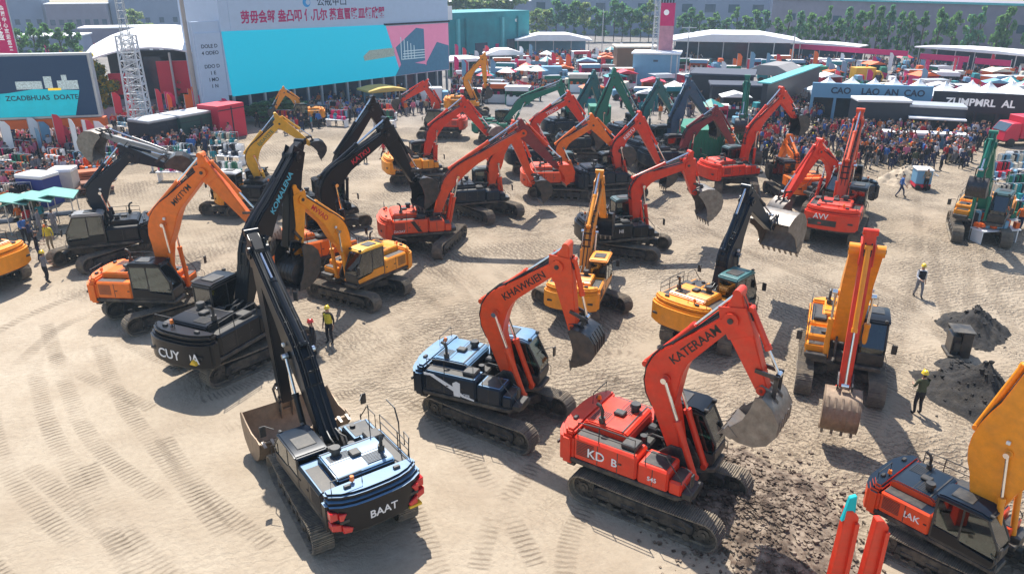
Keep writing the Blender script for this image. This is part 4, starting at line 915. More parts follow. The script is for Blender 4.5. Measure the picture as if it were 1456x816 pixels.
def block(A,B,name,label,cat,h,depth,wall,roofm=None,oh=.3,z0=0,extra=None,group=None):
    r,L=frame(A,B,name,label,cat,group); part(r,'wall',wall,lambda b: b.span(0,L,0,depth,z0,h)); 
    if roofm: part(r,'roof',roofm,lambda b: b.span(-oh,L+oh,-oh,depth+oh,h+.003,h+.28,0,.05))
    if extra: extra(r,L,h)
    return r,L
def wins(rows,n,z0=1.2,dz=3,w=1.2,hh=1.4,m=None):
    def f(r,L,h):
        for j in range(rows):
            for i in range(n):
                x=L*(i+.5)/n; part(r,'window',m or C_WIN,lambda b: b.span(x-w/2,x+w/2,-.06,.04,z0+j*dz,z0+j*dz+hh))
    return f
def teal_detail(r,L,h):
    for i,x in enumerate((.08,.18,.62,.83)): part(r,'fin',C_TEAL if i%2 else C_ROOFC,lambda b: b.span(L*x,L*x+.6,-.6,-.01,1,h-1.2))
    part(r,'door_opening',C_DGLASS,lambda b: (b.span(L*.3,L*.45,-.1,.0,0,3.0),b.span(L*.7,L*.8,-.1,.0,0,3.4))); part(r,'pink_panel',C_MAG,lambda b: b.span(L*.55,L*.59,-.2,-.1,.3,2.6)); sign(r,'IEEA',.8,C_WTEXT,L*.84,-.05,h-2,.02)
block((640,86),(752,76),'exhibition_hall','teal exhibition hall with vertical fins right of the large billboard','hall',9.2,14,C_TEAL,None,extra=teal_detail)
block((755,47),(1090,57),'warehouse','long pale blue warehouse with few dark windows behind the trees','warehouse',12.8,20,C_BLDG,C_STEEL,extra=wins(1,11,7,3,3,2.2))
def bigr(r,L,h):
    part(r,'roof_edge',C_ROOFC,lambda b: b.span(-.2,L+.2,-.5,-.01,h-.3,h+.1)); wins(1,5,6.2,3,2.6,1.5)(r,L,h); sign(r,'EMORD',1.3,C_TEXTR,L*.42,-.1,5.2,.03)
block((1092,62),(1500,104),'warehouse','long mauve brick warehouse with cyan roof edge behind the tree row','warehouse',11.3,20,C_BLDG2,None,extra=bigr)
block((640,47),(760,42),'apartment_block','hazy pale block above the teal exhibition hall','building',9,12,C_BLDG,C_WHITE,extra=wins(2,8))
for i,(A,B,h,m,rm,lb) in enumerate([((-40,60),(70,58),12,C_BLDG,C_STEEL,'grey office block furthest left, behind the small trees'),((75,60),(160,58),9.5,C_BLDG2,C_WHITE,'mauve block with pale roof left of the mast'),((165,56),(300,52),11,C_BLDG,C_STEEL,'long blue-grey block right of the mast, at the upper edge'),((20,92),(118,90),5.0,C_BLDG,C_WHITE,'low grey shed with white roof above the LED screen'),((120,80),(232,77),5.6,C_BLDG2,C_WHITE,'shed with white gabled roof behind the vaulted stage'),((238,84),(312,80),4.5,C_BLDG2,C_WHITE,'low shed with crimson characters next to the billboard')]):
    block(A,B,'building',lb,'building',h,9,m,rm,extra=(lambda r,L,h: sign(r,'垦月众工会',1.9,C_TEXTR,L*.45,-.1,3.0,.04)) if i==5 else wins(2 if h>8 else 1,7))
def canopy(A,B,name,label,h,depth,posts=4,crown=.9,cm=None,cat='canopy',under=None):
    r,L=frame(A,B,name,label,cat)
    part(r,'canopy_roof',cm or C_WHITE,lambda b: (b.poly([(-.5,h),(L*.3,h+crown),(L*.7,h+crown),(L+.5,h),(L+.5,h-.25),(-.5,h-.25)],'y',-.5,depth+.5,0,.05)))
    for i in range(posts):
        x=.2+(L-.4)*i/(posts-1); part(r,'post',C_STEEL,lambda b: (b.cyl((x,.1,0),(x,.1,h),.09,0,6)))
    if under: part(r,'back_wall',under,lambda b: b.span(.2,L-.2,depth-.3,depth,0,h-.3))
    return r,L
canopy((735,80),(838,80),'white_canopy','broad white canopy with peaked centre behind the green arms',3.4,8,5,1.1,under=C_BLUEC)
canopy((955,92),(1135,96),'white_hall_roof','large flat white hall roof right of the pink banner tower',4.6,14,6,1.2,under=C_DGLASS,cat='hall')
canopy((1090,84),(1215,92),'white_awning','white flat awning in front of the left half of the tree row',3.4,5,6,.3,under=C_DGLASS)
canopy((1300,98),(1470,116),'white_awning','white flat awning in front of the right half of the tree row',4.0,6,7,.3,under=C_DGLASS)
canopy((643,112),(690,110),'white_canopy','low white canopy at the foot of the teal hall',2.9,5,3,.3,under=C_DGLASS); canopy((695,100),(742,99),'white_canopy','little rounded white canopy right of the low one',2.8,4,3,.8,under=C_BLUEC)
canopy((1060,128),(1120,133),'grey_marquee','grey pitched marquee above the long black wall',2.6,6,3,1.2,flat('grey_canvas',(.28,.27,.27),.9),'marquee')
canopy((530,160),(572,156),'yellow_market_canopy','yellowed canopy over a stall right of the orange flash arm',2.6,3,3,.3,flat('yellow_canvas',(.6,.42,.12),.9),'stall',C_BLUEC)
# pink banner tower on blue containers
block((898,120),(962,122),'container_house','pale blue container house with black-edged roof carrying the banner tower','container house',4.6,5,C_BLUEC,C_WHITE,extra=lambda r,L,h: (part(r,'corner_post',C_STEEL,lambda b: (b.span(L-1.2,L-1.0,-.1,-.01,0,4.5),b.span(L-.3,L-.1,-.1,-.01,0,4.5))), part(r,'vent',C_WIN,lambda b: b.span(L*.45,L*.55,-.06,.02,3.5,3.8))))
block((876,112),(932,112),'board_house','brown boarded box with pale roof behind the blue container house','kiosk',4.9,5,C_BROWN,C_CREAM)
r,L=frame((928,117),(950,118),'banner_tower','tall tower with magenta banner and latticed mast on the container house','banner tower')
part(r,'banner_cloth',C_MAG,lambda b: b.span(.3,L,.9,1.4,8.6,12.0)); part(r,'pink_base',flat('pale_pink',(.55,.25,.3),.8,.2),lambda b: b.span(.3,L,.9,1.4,4.9,8.6)); part(r,'emblem',C_WTEXT,lambda b: b.cyl((L*.5,.86,10.6),(L*.5,.9,10.6),.42,0,20)); part(r,'top_frame',C_DARK,lambda b: [b.span(.3+i*.45,.5+i*.45,.9,1.3,12.0,13.2) for i in range(int(L/.45))]); part(r,'mast',C_STEEL,lambda b: lattice(b,15,.9,.7,18,.06))
# long magenta banners at the right
for A,B,lb,z in [((1125,92),(1285,106),'long magenta banner under the left part of the tree row',3.9),((1303,106),(1371,112),'middle magenta banner under the white awning',3.5),((1380,114),(1430,119),'short magenta banner at the right border',3.5)]:
    r,L=frame(A,B,'banner',lb,'banner'); part(r,'banner_cloth',C_MAG,lambda b: b.span(0,L,0,.1,z-.9,z)); 
    for x in (0,L): part(r,'pole',C_STEEL,lambda b: b.cyl((x,.15,0),(x,.15,z+.2),.07,0,6))
# black exhibition stands
block((980,146),(1066,150),'black_stand','low black stand with flat roof behind the dark blue boom','stand',3.6,7,C_DARK,flat('slate_roof',(.05,.06,.09),.8)); block((1010,158),(1082,160),'black_box','square black box stand with white awning strip, left of the vertical green boom','stand',3.0,4,C_DARK,flat('slate_roof2',(.04,.05,.08),.8))
block((1085,176),(1160,140),'black_wall','long black fair wall running back beside the crowd','wall',4.4,.6,C_DARK,None,extra=lambda r,L,h: part(r,'wall_cap',C_ROOFC,lambda b: b.span(0,L,-.3,1.2,h,h+.15)))
def fascia(A,B,label,m,txt,tm,h0,h1,tx=.55,ts=.6,name='exhibition_stand'):
    r,L=frame(A,B,name,label,'stand'); part(r,'fascia',m,lambda b: b.span(0,L,0,.5,h0,h1)); part(r,'back_wall',C_DGLASS,lambda b: b.span(0,L,5,5.2,0,h0)); part(r,'roof',flat('stand_roof',(.1,.12,.15),.8),lambda b: b.span(.05,L-.05,.51,5.2,h0,h0+.2))
    for i in range(6): part(r,'post',m,lambda b: b.span((L-.3)*i/5,(L-.3)*i/5+.3,.05,.4,0,h0-.004))
    sign(r,txt,(h1-h0)*ts,tm,L*tx,-.03,(h0+h1)/2,.03); return r,L
fascia((1148,174),(1316,182),'long stand with pale blue fascia and white peaked tents behind',C_BLUEF,'CAO    LAO  AN  CAO',C_TEXT,2.85,4.45); fascia((1318,182),(1480,192),'long stand with black fascia and white scrawled lettering at the right',C_DARK,'ZUMPMRL  AL',C_WTEXT,1.9,4.0,.42,.5)
r,_=block((1213,190),(1288,192),'black_booth','black booth with white roof rim in front of the blue fascia','booth',3.3,3,C_DARK,C_WHITE,.05); r,_=block((1286,192),(1366,197),'black_booth','black booth with a white awning strip in front of the black fascia','booth',2.9,3,C_DARK,C_STEEL,.05,extra=lambda r,L,h: part(r,'awning',C_WHITE,lambda b: b.span(0,L,-1.2,-.01,1.9,2.05)))
block((1240,206),(1372,212),'long_counter','long low blue counter with a white edge behind the crowd','counter',1.1,1.2,C_BLUEF,C_WHITE,.1)
# peaked tents
def tent(px,py,w,h,m,label,group=None,rz=0):
    P=at(px,py); r=empty('peaked_tent',P,rz,label,'tent',group)
    def rf(b):
        n=6; rings=[(w/2*(1-t)**1.5+.02, h+ (w*.42)*t) for t in [i/n for i in range(n+1)]]
        for k in range(n):
            a,c=rings[k],rings[k+1]; b.add([(-a[0],-a[0],a[1]),(a[0],-a[0],a[1]),(a[0],a[0],a[1]),(-a[0],a[0],a[1]),(-c[0],-c[0],c[1]),(c[0],-c[0],c[1]),(c[0],c[0],c[1]),(-c[0],c[0],c[1])],[(0,1,5,4),(1,2,6,5),(2,3,7,6),(3,0,4,7)])
        b.span(-w/2,w/2,-w/2,-w/2+.03,h-.3,h); b.span(-w/2,w/2,w/2-.03,w/2,h-.3,h); b.span(-w/2,-w/2+.03,-w/2,w/2,h-.3,h); b.span(w/2-.03,w/2,-w/2,w/2,h-.3,h)
    part(r,'tent_roof',m,rf)
    for sx in (-1,1):
        for sy in (-1,1): part(r,'post',C_STEEL,lambda b: b.cyl((sx*w*.48,sy*w*.48,0),(sx*w*.48,sy*w*.48,h),.04,0,5))
    return r
for i,(px,py) in enumerate([(1172,158),(1205,156),(1236,160),(1264,163),(1298,163),(1335,165),(1372,164),(1396,170),(1428,166),(1456,172)]):
    tent(px,py,[4.2,3.8,4.0,4.6][i%4],2.5,C_WHITE,'%s white peaked tent from the left in the row behind the fascias'%['first','second','third','fourth','fifth','sixth','seventh','eighth','ninth','tenth'][i],'white peaked tents',.1)
# green container, handcart, cabinets, hopper, posts
def ribs(r,L,h,n=14,d=.05,m=None): part(r,'ribs',m or C_GREEN,lambda b: [b.span(L*(i+.3)/n,L*(i+.6)/n,-d,-.003,.15,h-.12) for i in range(n)])
block((977,226),(1036,224),'shipping_container','bright green container standing behind the red-bodied coral-boom machine','container',2.6,6,C_GREEN,extra=lambda r,L,h: ribs(r,L,h)); block((838,180),(868,180),'shipping_container','small dark green bin under the peaked green boom','container',2.2,2.4,C_GREEN,extra=lambda r,L,h: ribs(r,L,h,6))
def crates(r,L,h): part(r,'door_line',C_DARK,lambda b: (b.span(L*.48,L*.52,-.03,.01,.2,h-.2),b.span(0,L,-.03,.01,h-.5,h-.42)))
block((31,292),(68,295),'blue_cabinet','deep blue cabinet with white lid behind the green awnings','cabinet',2.0,1.6,flat('royal_blue',(.008,.03,.22),.5),C_WHITE,.04); block((77,282),(108,281),'white_cabinet','off-white cabinet with a blue lower panel right of the blue cabinet','cabinet',1.9,1.3,C_CREAM,C_WHITE,.04,extra=lambda r,L,h: part(r,'blue_panel',C_BLUEC,lambda b: b.span(.05,L*.5,-.03,.01,.1,1.0)))
for A,B,h,m,lb in [((218,216),(268,205),2.6,C_DARK,'long dark container left of the green-lidded one'),((262,208),(318,196),2.7,flat('dark_green_steel',(.01,.06,.05),.5),'dark green container in front of the red booth'),((316,200),(352,192),3.4,C_REDP,'bright red booth with two black doors beneath the billboard')]:
    block(A,B,'container' if m!=C_REDP else 'red_booth',lb,'container' if m!=C_REDP else 'booth',h,3,m,C_STEEL if m!=C_REDP else None,.02,extra=crates)
for i,(px,py) in enumerate([(18,330),(52,326),(84,320)]):
    P=at(px,py); r=empty('stall_awning',P,R(20),['green stall awning at the left border','middle green stall awning beside the cab','small pale green awning touching the silver cab roof'][i],'stall')
    part(r,'awning',flat('pale_green_canvas',(.16,.38,.33),.8),lambda b: b.poly([(-1.4,2.0),(0,2.35),(1.4,2.0),(1.4,1.93),(0,2.28),(-1.4,1.93)],'y',-1.1,1.1)); part(r,'table',C_DARK,lambda b: b.span(-1.1,1.1,-.5,.5,.72,.8))
    for sx in (-1.2,1.2):
        for sy in (-.95,.95): part(r,'post',C_STEEL,lambda b: b.cyl((sx,sy,0),(sx,sy,2),.035,0,6))
def pile(px,py,n,m,label,cat,w,seed):
    r_=random.Random(seed); P=at(px,py); r=empty('pallet_stack',P,r_.uniform(0,1),label,cat)
    for k in range(n): part(r,'board',m,lambda b: b.box((r_.uniform(-.3,.3),r_.uniform(-.3,.3),.12+k*.16),(w*r_.uniform(.7,1.1),1.1,.1),0,(0,0,r_.uniform(-.4,.4))))
pile(128,268,9,flat('orange_wood',(.5,.16,.08),.9,.3),'pile of reddish orange boards beside the lattice tower','board pile',2.0,3); pile(140,275,6,flat('brown_wood',(.25,.12,.08),.9,.3),'lower pile of brown boards right of the reddish one','board pile',2.2,4)
r,L=frame((1300,270),(1322,271),'handcart','blue and white box handcart with red base by the sand heap','handcart'); part(r,'box',[C_BLUEF],lambda b: b.span(0,L,0,1.3,.45,1.5,0,.04)); part(r,'lid',C_WHITE,lambda b: b.span(-.05,L+.05,-.05,1.35,1.503,1.6,0,.02)); part(r,'base',C_REDP,lambda b: b.span(0,L,0,1.3,.2,.44))
for x in (.2,L-.2): part(r,'wheel',M_HOSE,lambda b: b.cyl((x,-.08,.2),(x,.0,.2),.2,0,14),True)
part(r,'push_handle',C_STEEL,lambda b: b.tube([(L,.2,1.2),(L+.5,.2,1.1),(L+.5,1.0,1.1),(L,1.0,1.2)],.025))
r,L=frame((1349,506),(1377,509),'steel_hopper','dark steel hopper box standing between two black gravel heaps','hopper'); part(r,'box',M_DARKSTEEL,lambda b: (b.span(0,L*.45,0,.8,.1,.95,0,.02),b.span(L*.47,L,-.1,.8,.0,1.15,0,.02))); part(r,'lid_frame',M_FRAME,lambda b: (b.span(-.05,L+.05,-.1,.85,1.16,1.2),b.span(.1,.5,-.06,-.003,.3,.7))); part(r,'foot',M_FRAME,lambda b: b.span(-.1,L*.5,-.2,.9,0,.1))
for i,(px,top,cy) in enumerate([(1178,722,True),(1221,736,False)]):
    P=at(px,870); r=empty('red_steel_post',P,0,['red steel post capped with a cyan cloth at the lower border','plain red steel post right of the cyan-capped one'][i],'post')
    hT=height(px,870,top); part(r,'shaft',paint('red'),lambda b: (b.poly([(-.24,0),(.24,0),(.2,hT-.2),(.02,hT),(-.13,hT)],'y',-.12,.12,0,.02),b.span(.1,.2,-.2,-.12,0,hT*.9))); part(r,'base_plate',M_FRAME,lambda b: b.span(-.45,.45,-.35,.35,0,.06))
    if cy: part(r,'cyan_cloth',flat('cyan_cloth',(.0,.45,.48),.8,.15),lambda b: b.poly([(-.2,hT-.35),(.1,hT-.1),(.06,hT+.42),(-.1,hT+.36)],'y',-.1,.03,0,.02))
# parked red truck at right border and little carts
def truck(px,py,rz,m,label,s=1.0,box=None):
    P=at(px,py); r=empty('box_truck',P,R(rz),label,'truck',None,s)
    part(r,'cargo_box',box or m,lambda b: b.span(-2.6,1.0,-1.1,1.1,.8,2.9,0,.04)); cb=part(r,'cab',m,lambda b: b.poly([(1.1,.6),(1.1,2.3),(2.0,2.3),(2.6,1.5),(2.7,.6)],'y',-1.05,1.05,0,.06)); part(cb,'windscreen',C_WIN,lambda b: b.poly([(2.05,2.22),(2.6,1.52),(2.63,1.54),(2.08,2.26)],'y',-.9,.9))
    part(r,'chassis',M_FRAME,lambda b: b.span(-2.5,2.5,-.8,.8,.45,.79))
    for x in (-1.6,1.9):
        for y in (-1,1): part(r,'wheel',M_HOSE,lambda b: b.cyl((x,y-.12,.42),(x,y+.12,.42),.42,0,16),True)
for a in [(1450,206,185,C_REDP,'red box truck at the right border above the stalls',1.0),(1090,150,10,C_WHITE,'white box truck beside the grey marquee',.9),(620,150,5,C_BLUEC,'blue box truck under the right end of the billboard',.8,C_WHITE),(790,118,0,C_BLUEC,'pale blue box truck beneath the white canopy',.9),(1230,120,5,flat('truck_yellow',(.8,.42,.02),.5),'yellow box truck beneath the long magenta banner',.9),(1150,118,185,flat('truck_green',(.02,.25,.12),.5),'green box truck at the left end of the long magenta banner',.9),(1330,140,5,C_STEEL,'silver box truck beneath the white awning',.9)]: truck(*a)
# the busy fairground: small booths, parasols, carts, each a thing of its own
BC={'red':C_REDP,'white':C_WHITE,'blue':C_BLUEC,'green':C_GREEN,'orange':C_ORANGE,'magenta':C_MAG,'cream':C_CREAM,'black':C_DARK,'teal':C_TEAL}
fr=random.Random(21)
def booth(px,py,c1,c2,place,sz=1.0,kind=0):
    P=at(px,py); rz=fr.uniform(-.35,.35)
    if kind==0:
        r=empty('market_booth',P,rz,'%s booth with %s roof %s'%(c1,c2,place),'booth','market booths',sz); part(r,'body',BC[c1],lambda b: (b.span(-1.4,1.4,.9,1.0,0,2.2),b.span(-1.4,-1.3,-1,.9,0,2.2),b.span(1.3,1.4,-1,.9,0,2.2),b.span(-1.3,1.3,-1,-.7,0,.95))); part(r,'roof',BC[c2],lambda b: b.poly([(-1.6,2.2),(0,2.65),(1.6,2.2)],'y',-1.3,1.2)); part(r,'goods',[BC[fr.choice(list(BC))],BC[fr.choice(list(BC))]],lambda b: [b.span(-1.2+k*.42,-.9+k*.42,-.95,-.7,.953,1.1+fr.random()*.35,k%2) for k in range(6)])
    elif kind==3:
        r=empty('goods_rack',P,rz,'rack of %s and %s goods %s'%(c1,c2,place),'goods rack','racks of goods on the fair',sz)
        part(r,'table',BC['white'],lambda b: (b.span(-1.2,1.2,-.45,.45,.7,.76),b.span(-1.1,-1.04,-.4,.4,0,.7),b.span(1.04,1.1,-.4,.4,0,.7)))
        part(r,'goods',[BC[c1],BC[c2]],lambda b: [b.box((-1.05+.23*k,fr.uniform(-.25,.25),.765+.2),(.2,.3,fr.uniform(.2,.4)),fr.randrange(2),(0,0,fr.uniform(-.3,.3))) for k in range(10)])
        part(r,'rail',C_STEEL,lambda b: b.tube([(-1.1,.5,0),(-1.1,.5,1.7),(1.1,.5,1.7),(1.1,.5,0)],.03)); part(r,'hanging_goods',[BC[c1],BC[c2],C_DARK],lambda b: [b.box((-1.0+.17*k,.5,1.25),(.05,.4,fr.uniform(.6,.85)),fr.randrange(3)) for k in range(12)])
    elif kind==4:
        r=empty('kiosk',P,rz,'flat-topped %s kiosk with %s front board %s'%(c1,c2,place),'kiosk','flat kiosks on the fair',sz)
        part(r,'body',BC[c1],lambda b: (b.span(-1.5,1.5,.2,1.2,0,2.1),b.span(-1.5,-1.4,-1,.2,0,2.1),b.span(1.4,1.5,-1,.2,0,2.1))); part(r,'flat_roof',C_WHITE if fr.random()<.5 else flat('dull_roof',(.3,.32,.36),.8),lambda b: b.span(-1.6,1.6,-1.1,1.3,2.103,2.2)); part(r,'front_board',BC[c2],lambda b: b.span(-1.5,1.5,-1.15,-1.105,1.75,2.3)); part(r,'counter',BC['white'],lambda b: b.span(-1.39,1.39,-.9,-.5,0,1.0)); part(r,'shelf_goods',[BC[fr.choice(list(BC))],C_DARK],lambda b: [b.span(-1.3+k*.4,-1.0+k*.4,-.85,-.6,1.003,1.1+fr.random()*.4,k%2) for k in range(6)])
    elif kind==1:
        r=empty('parasol',P,rz,'%s and %s parasol over a table %s'%(c1,c2,place),'parasol','market parasols',sz)
        def cn(b):
            for k in range(8):
                a,c=k*math.pi/4,(k+1)*math.pi/4; b.add([(0,0,2.9),(1.5*math.cos(a),1.5*math.sin(a),2.2),(1.5*math.cos(c),1.5*math.sin(c),2.2)],[(0,1,2)],k%2)
        part(r,'canopy',[BC[c1],BC[c2]],cn); part(r,'pole',C_STEEL,lambda b: b.cyl((0,0,0),(0,0,2.9),.04,0,6)); part(r,'table',BC['white'],lambda b: b.cyl((0,0,.7),(0,0,.76),.5,0,12))
    else:
        r=empty('machine_display',P,rz,'small %s compact loader with %s cab %s'%(c1,c2,place),'loader','compact loaders on display',sz); part(r,'body',BC[c1],lambda b: (b.span(-1.3,.5,-.6,.6,.5,1.3,0,.08),)); part(r,'cab',BC[c2],lambda b: b.poly([(-.3,1.3),(-.2,2.2),(.5,2.2),(.7,1.3)],'y',-.5,.5,0,.05)); part(r,'lift_arm',BC[c1],lambda b: b.poly([(-.9,1.5),(-.8,1.75),(.9,1.3),(1.5,.5),(1.3,.4),(.8,1.05)],'y',.55,.68)); part(r,'lift_arm',BC[c1],lambda b: b.poly([(-.9,1.5),(-.8,1.75),(.9,1.3),(1.5,.5),(1.3,.4),(.8,1.05)],'y',-.68,-.55)); part(r,'bucket',M_DARKSTEEL,lambda b: b.poly([(1.3,.1),(1.3,.7),(1.9,.2),(2.0,.1)],'y',-.75,.75))
        for x in (-.8,.5):
            for y in (-.6,.6): part(r,'wheel',M_HOSE,lambda b: b.cyl((x,y-.12,.4),(x,y+.12,.4),.4,0,12),True)
regs=[((648,768,92,150),40,'between the billboard and the green booms'),((770,900,84,128),36,'beyond the peaked green boom'),((880,1000,125,160),9,'before the container house'),((1120,1300,100,134),36,'under the long magenta banner'),((1300,1456,112,146),30,'under the white awning'),((395,575,162,182),9,'below the large cyan screen'),((0,150,224,262),14,'by the orange screen frame'),((0,40,272,300),4,'left of the blue cabinet'),((165,320,176,196),10,'in front of the vaulted stage'),((1395,1456,232,350),9,'beside the green excavator'),((235,330,215,262),6,'by the dark containers'),((1000,1075,165,182),5,'beside the long black wall'),((820,960,128,150),8,'right behind the dark blue boom'),((960,1120,98,120),14,'under the large white hall roof')]
seen=set()
for (x0,x1,y0,y1),n,pl in regs:
    kinds=[3] if 'orange screen' in pl or 'cabinet' in pl or 'dark containers' in pl or 'vaulted' in pl or 'cyan screen' in pl or 'green exc' in pl else [0,4,4,3,3,3,2,2,4,1]; pts=[]; t=0
    while len(pts)<n and t<400:
        t+=1; px,py=fr.uniform(x0,x1),fr.uniform(y0,y1); P=at(px,py)
        if any((P-q).length<3.3 for q in pts): continue
        for _ in range(60):
            k=fr.choice(kinds); c1,c2=fr.choice(list(BC)),fr.choice(['white','red','blue','green','cream','orange','teal'])
            if c1!=c2 and (k,c1,c2,pl) not in seen: break
        seen.add((k,c1,c2,pl)); pts.append(P); booth(px,py,c1,c2,pl,fr.uniform(.85,1.15),k)
ff=random.Random(5); fs_=set()
for (x0,x1,y0,y1),n,pl in [((645,900,88,125),30,'between the billboard and the container house'),((1000,1130,90,125),8,'beside the grey marquee'),((1130,1450,100,135),20,'among the tents at the right'),((10,150,205,235),12,'under the orange screen frame'),((160,330,165,190),14,'before the vaulted stage'),((60,300,64,92),10,'beyond the vaulted stage')]:
    for _ in range(n):
        px,py=ff.uniform(x0,x1),ff.uniform(y0,y1); cn_=ff.choice(['red','magenta','red','white','blue','orange']); P=at(px,py); hf=ff.uniform(2.6,4.2)
        r=empty('feather_flag',P,ff.uniform(-.6,.6),'%s feather flag on a thin pole %s'%(cn_,pl),'flag','%s feather flags %s'%(cn_,pl))
        part(r,'pole',C_STEEL,lambda b: b.cyl((0,0,0),(0,0,hf),.03,0,5)); part(r,'flag_cloth',BC[cn_],lambda b: b.poly([(.03,.9),(.75,1.1),(.8,hf-.5),(.45,hf-.05),(.03,hf)],'y',-.012,.012)); part(r,'foot',C_DARK,lambda b: b.cyl((0,0,0),(0,0,.08),.25,0,8))
# ------------------------------------------------------------------ trees
def leafmat(n,c): 
    m=mat('leaves_'+n,c,.7,var=.45,scale=1.3); nt=m.node_tree; N=nt.nodes; b=N['Principled BSDF']; o=[x for x in N if x.type=='OUTPUT_MATERIAL'][0]
    t=N.new('ShaderNodeBsdfTranslucent'); t.inputs['Color'].default_value=(min(1,c[0]*2.2),min(1,c[1]*2.2),c[2]*1.4,1); mx=N.new('ShaderNodeMixShader'); mx.inputs[0].default_value=.5
    nt.links.new(b.outputs[0],mx.inputs[1]); nt.links.new(t.outputs[0],mx.inputs[2]); nt.links.new(mx.outputs[0],o.inputs['Surface']); return m
LG={'dark':leafmat('dark',(.06,.14,.07)),'mid':leafmat('mid',(.11,.20,.09)),'olive':leafmat('olive',(.19,.23,.13)),'gold':leafmat('gold',(.42,.32,.04)),'blue':leafmat('blue',(.07,.17,.13))}
M_BARK=mat('bark',(.10,.075,.055),.95,0,0,0,.3,8,.5)
def crown_mesh(seed,slim):
    r_=random.Random(seed); b=MB(); nb=22 if slim else 30
    blobs=[]
    for k in range(nb):
        t=r_.random(); a=r_.uniform(0,6.28); rr=(.5 if slim else 1.0)*(math.sin(math.pi*(.12+.85*t))**.7)*r_.uniform(.15,.95); blobs.append((math.cos(a)*rr,math.sin(a)*rr,t,r_.uniform(.16,.34)*(.7 if slim else 1)))
    for x,y,z,s_ in blobs:
        for _ in range(46 if slim else 60):
            d=Vector((r_.gauss(0,1),r_.gauss(0,1),r_.gauss(0,.6))); d=d.normalized()*s_*r_.uniform(.5,1.05); c=Vector((x,y,z*1.0))+Vector((d.x,d.y,d.z*.45))
            q=Matrix.Rotation(r_.uniform(0,6.28),3,'Z')@Matrix.Rotation(r_.uniform(-1.2,1.2),3,'X'); w_=.055 if slim else .06
            b.add([c+q@Vector(v) for v in ((-w_,-w_*.6,0),(w_,-w_*.7,0),(w_*.8,w_*.7,0),(-w_*.7,w_*.6,0))],[(0,1,2,3)],0 if r_.random()<.7 else 1)
    return b.mesh('crown',False)
CR_S=[crown_mesh(i,True) for i in range(3)]; CR_B=[crown_mesh(10+i,False) for i in range(3)]
def trunk_mesh(h,r0):
    b=MB(); r_=random.Random(int(h*10)); b.tube([(0,0,0),(.03*h,.01*h,h*.4),(-.01*h,.02*h,h*.95)],r0,0,7)
    for k in range(5):
        a=r_.uniform(0,6.28); z=h*(.4+.1*k); b.cyl((0,0,z),(math.cos(a)*h*.18,math.sin(a)*h*.18,z+h*.18),r0*.5,0,5,r0*.2)
    return b.mesh('trunk')
TRK={k:trunk_mesh(*k) for k in ((4,.12),(7,.2))}
def tree(px,py,h,w,kind,label,slim=True,group=None):
    P=at(px,py); r=empty('tree',P,fr.uniform(0,6.28),label,'tree',group); k=(4,.12) if slim else (7,.2)
    obj('trunk',TRK[k],[M_BARK],r,sc=(1,1,h*.8/k[0])); c=obj('crown',fr.choice(CR_S if slim else CR_B),[LG[kind],LG['mid' if kind!='mid' else 'dark']],r,(0,0,h*.22),(0,0,fr.uniform(0,6.28)),(w,w,h*.78))
ordn=['first','second','third','fourth','fifth','sixth','seventh','eighth','ninth','tenth','eleventh','twelfth','thirteenth','fourteenth','fifteenth','sixteenth','seventeenth','eighteenth','nineteenth','twentieth','twenty-first','twenty-second','twenty-third','twenty-fourth','twenty-fifth','twenty-sixth']
xs=[1101,1116,1132,1146,1160,1171,1186,1198,1214,1228,1241,1255,1272,1285,1302,1325,1345,1368,1381,1408,1418,1452]
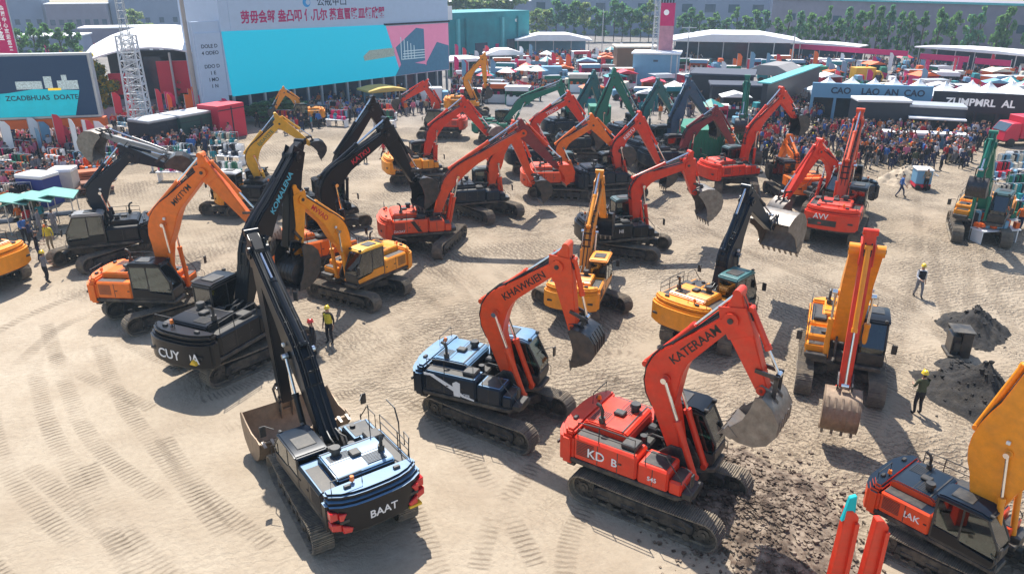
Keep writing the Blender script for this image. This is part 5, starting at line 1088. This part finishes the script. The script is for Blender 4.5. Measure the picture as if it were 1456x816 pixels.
for i,x in enumerate(xs):
    base=78+(x-1100)*.075; tree(x,base,height(x,base,12+fr.uniform(-4,14)),2.5,fr.choice(['dark','blue','mid']),'slender green tree, %s from the left in the row before the mauve warehouse'%ordn[i],group='tree row before the warehouse')
xs=[968,980,992,1006,1014,1030,1044,1056,1070,1084]
for i,x in enumerate(xs): tree(x,66,height(x,66,14+fr.uniform(-3,12)),3.2,fr.choice(['blue','mid']),'small tree, %s from the left in the short row right of the banner tower'%ordn[i],group='short tree row')
xs=[762,776,790,803,816,830,846,858,872,884,896,910,922]
for i,x in enumerate(xs): tree(x,60,height(x,60,4+fr.uniform(-4,12)),4.2,fr.choice(['blue','olive','mid']),'tall bushy tree, %s from the left in the grove behind the white canopy'%ordn[i],group='grove behind the canopy')
for i,x in enumerate([640,660,682,704,728]): tree(x,52,height(x,52,-12+fr.uniform(0,8)),8,'olive','broad olive tree, %s from the left above the teal hall'%ordn[i],False,'olive trees above the teal hall')
for i,x in enumerate([38,58,74,94,112]): tree(x,100,height(x,100,38+fr.uniform(-6,10)),2.9,fr.choice(['dark','mid']),'young tree, %s from the left above the LED screen'%ordn[i],group='young trees above the LED screen')
tree(140,168,7.2,3.0,'gold','bushy tree turning gold between the LED screen and the stage',False); tree(152,165,5.6,2.2,'olive','smaller olive tree tucked right of the golden one',False); tree(262,160,4.6,1.5,'dark','dark conical tree in front of the red stage panel',True); tree(196,62,8,4,'olive','pale tree behind the vaulted stage roof',False); tree(400,172,2.6,3.6,'dark','low dark green bush under the cyan screen',False); tree(372,176,2.2,3.0,'dark','second low bush left of the first under the cyan screen',False)
# ------------------------------------------------------------------ air
hz = bpy.data.materials.new('haze'); hz.use_nodes = True; N = hz.node_tree.nodes; N.remove(N['Principled BSDF'])
pv = N.new('ShaderNodeVolumePrincipled'); pv.inputs['Color'].default_value = (.6,.8,1,1); pv.inputs['Density'].default_value = .0004; pv.inputs['Anisotropy'].default_value = .3
hz.node_tree.links.new(pv.outputs[0], N['Material Output'].inputs['Volume'])
b = MB(); b.span(-460,460,-60,580,-1,23); tag(obj('haze', b.mesh('haze',False), [hz]), kind='stuff')
scene.cycles.volume_bounces = 1
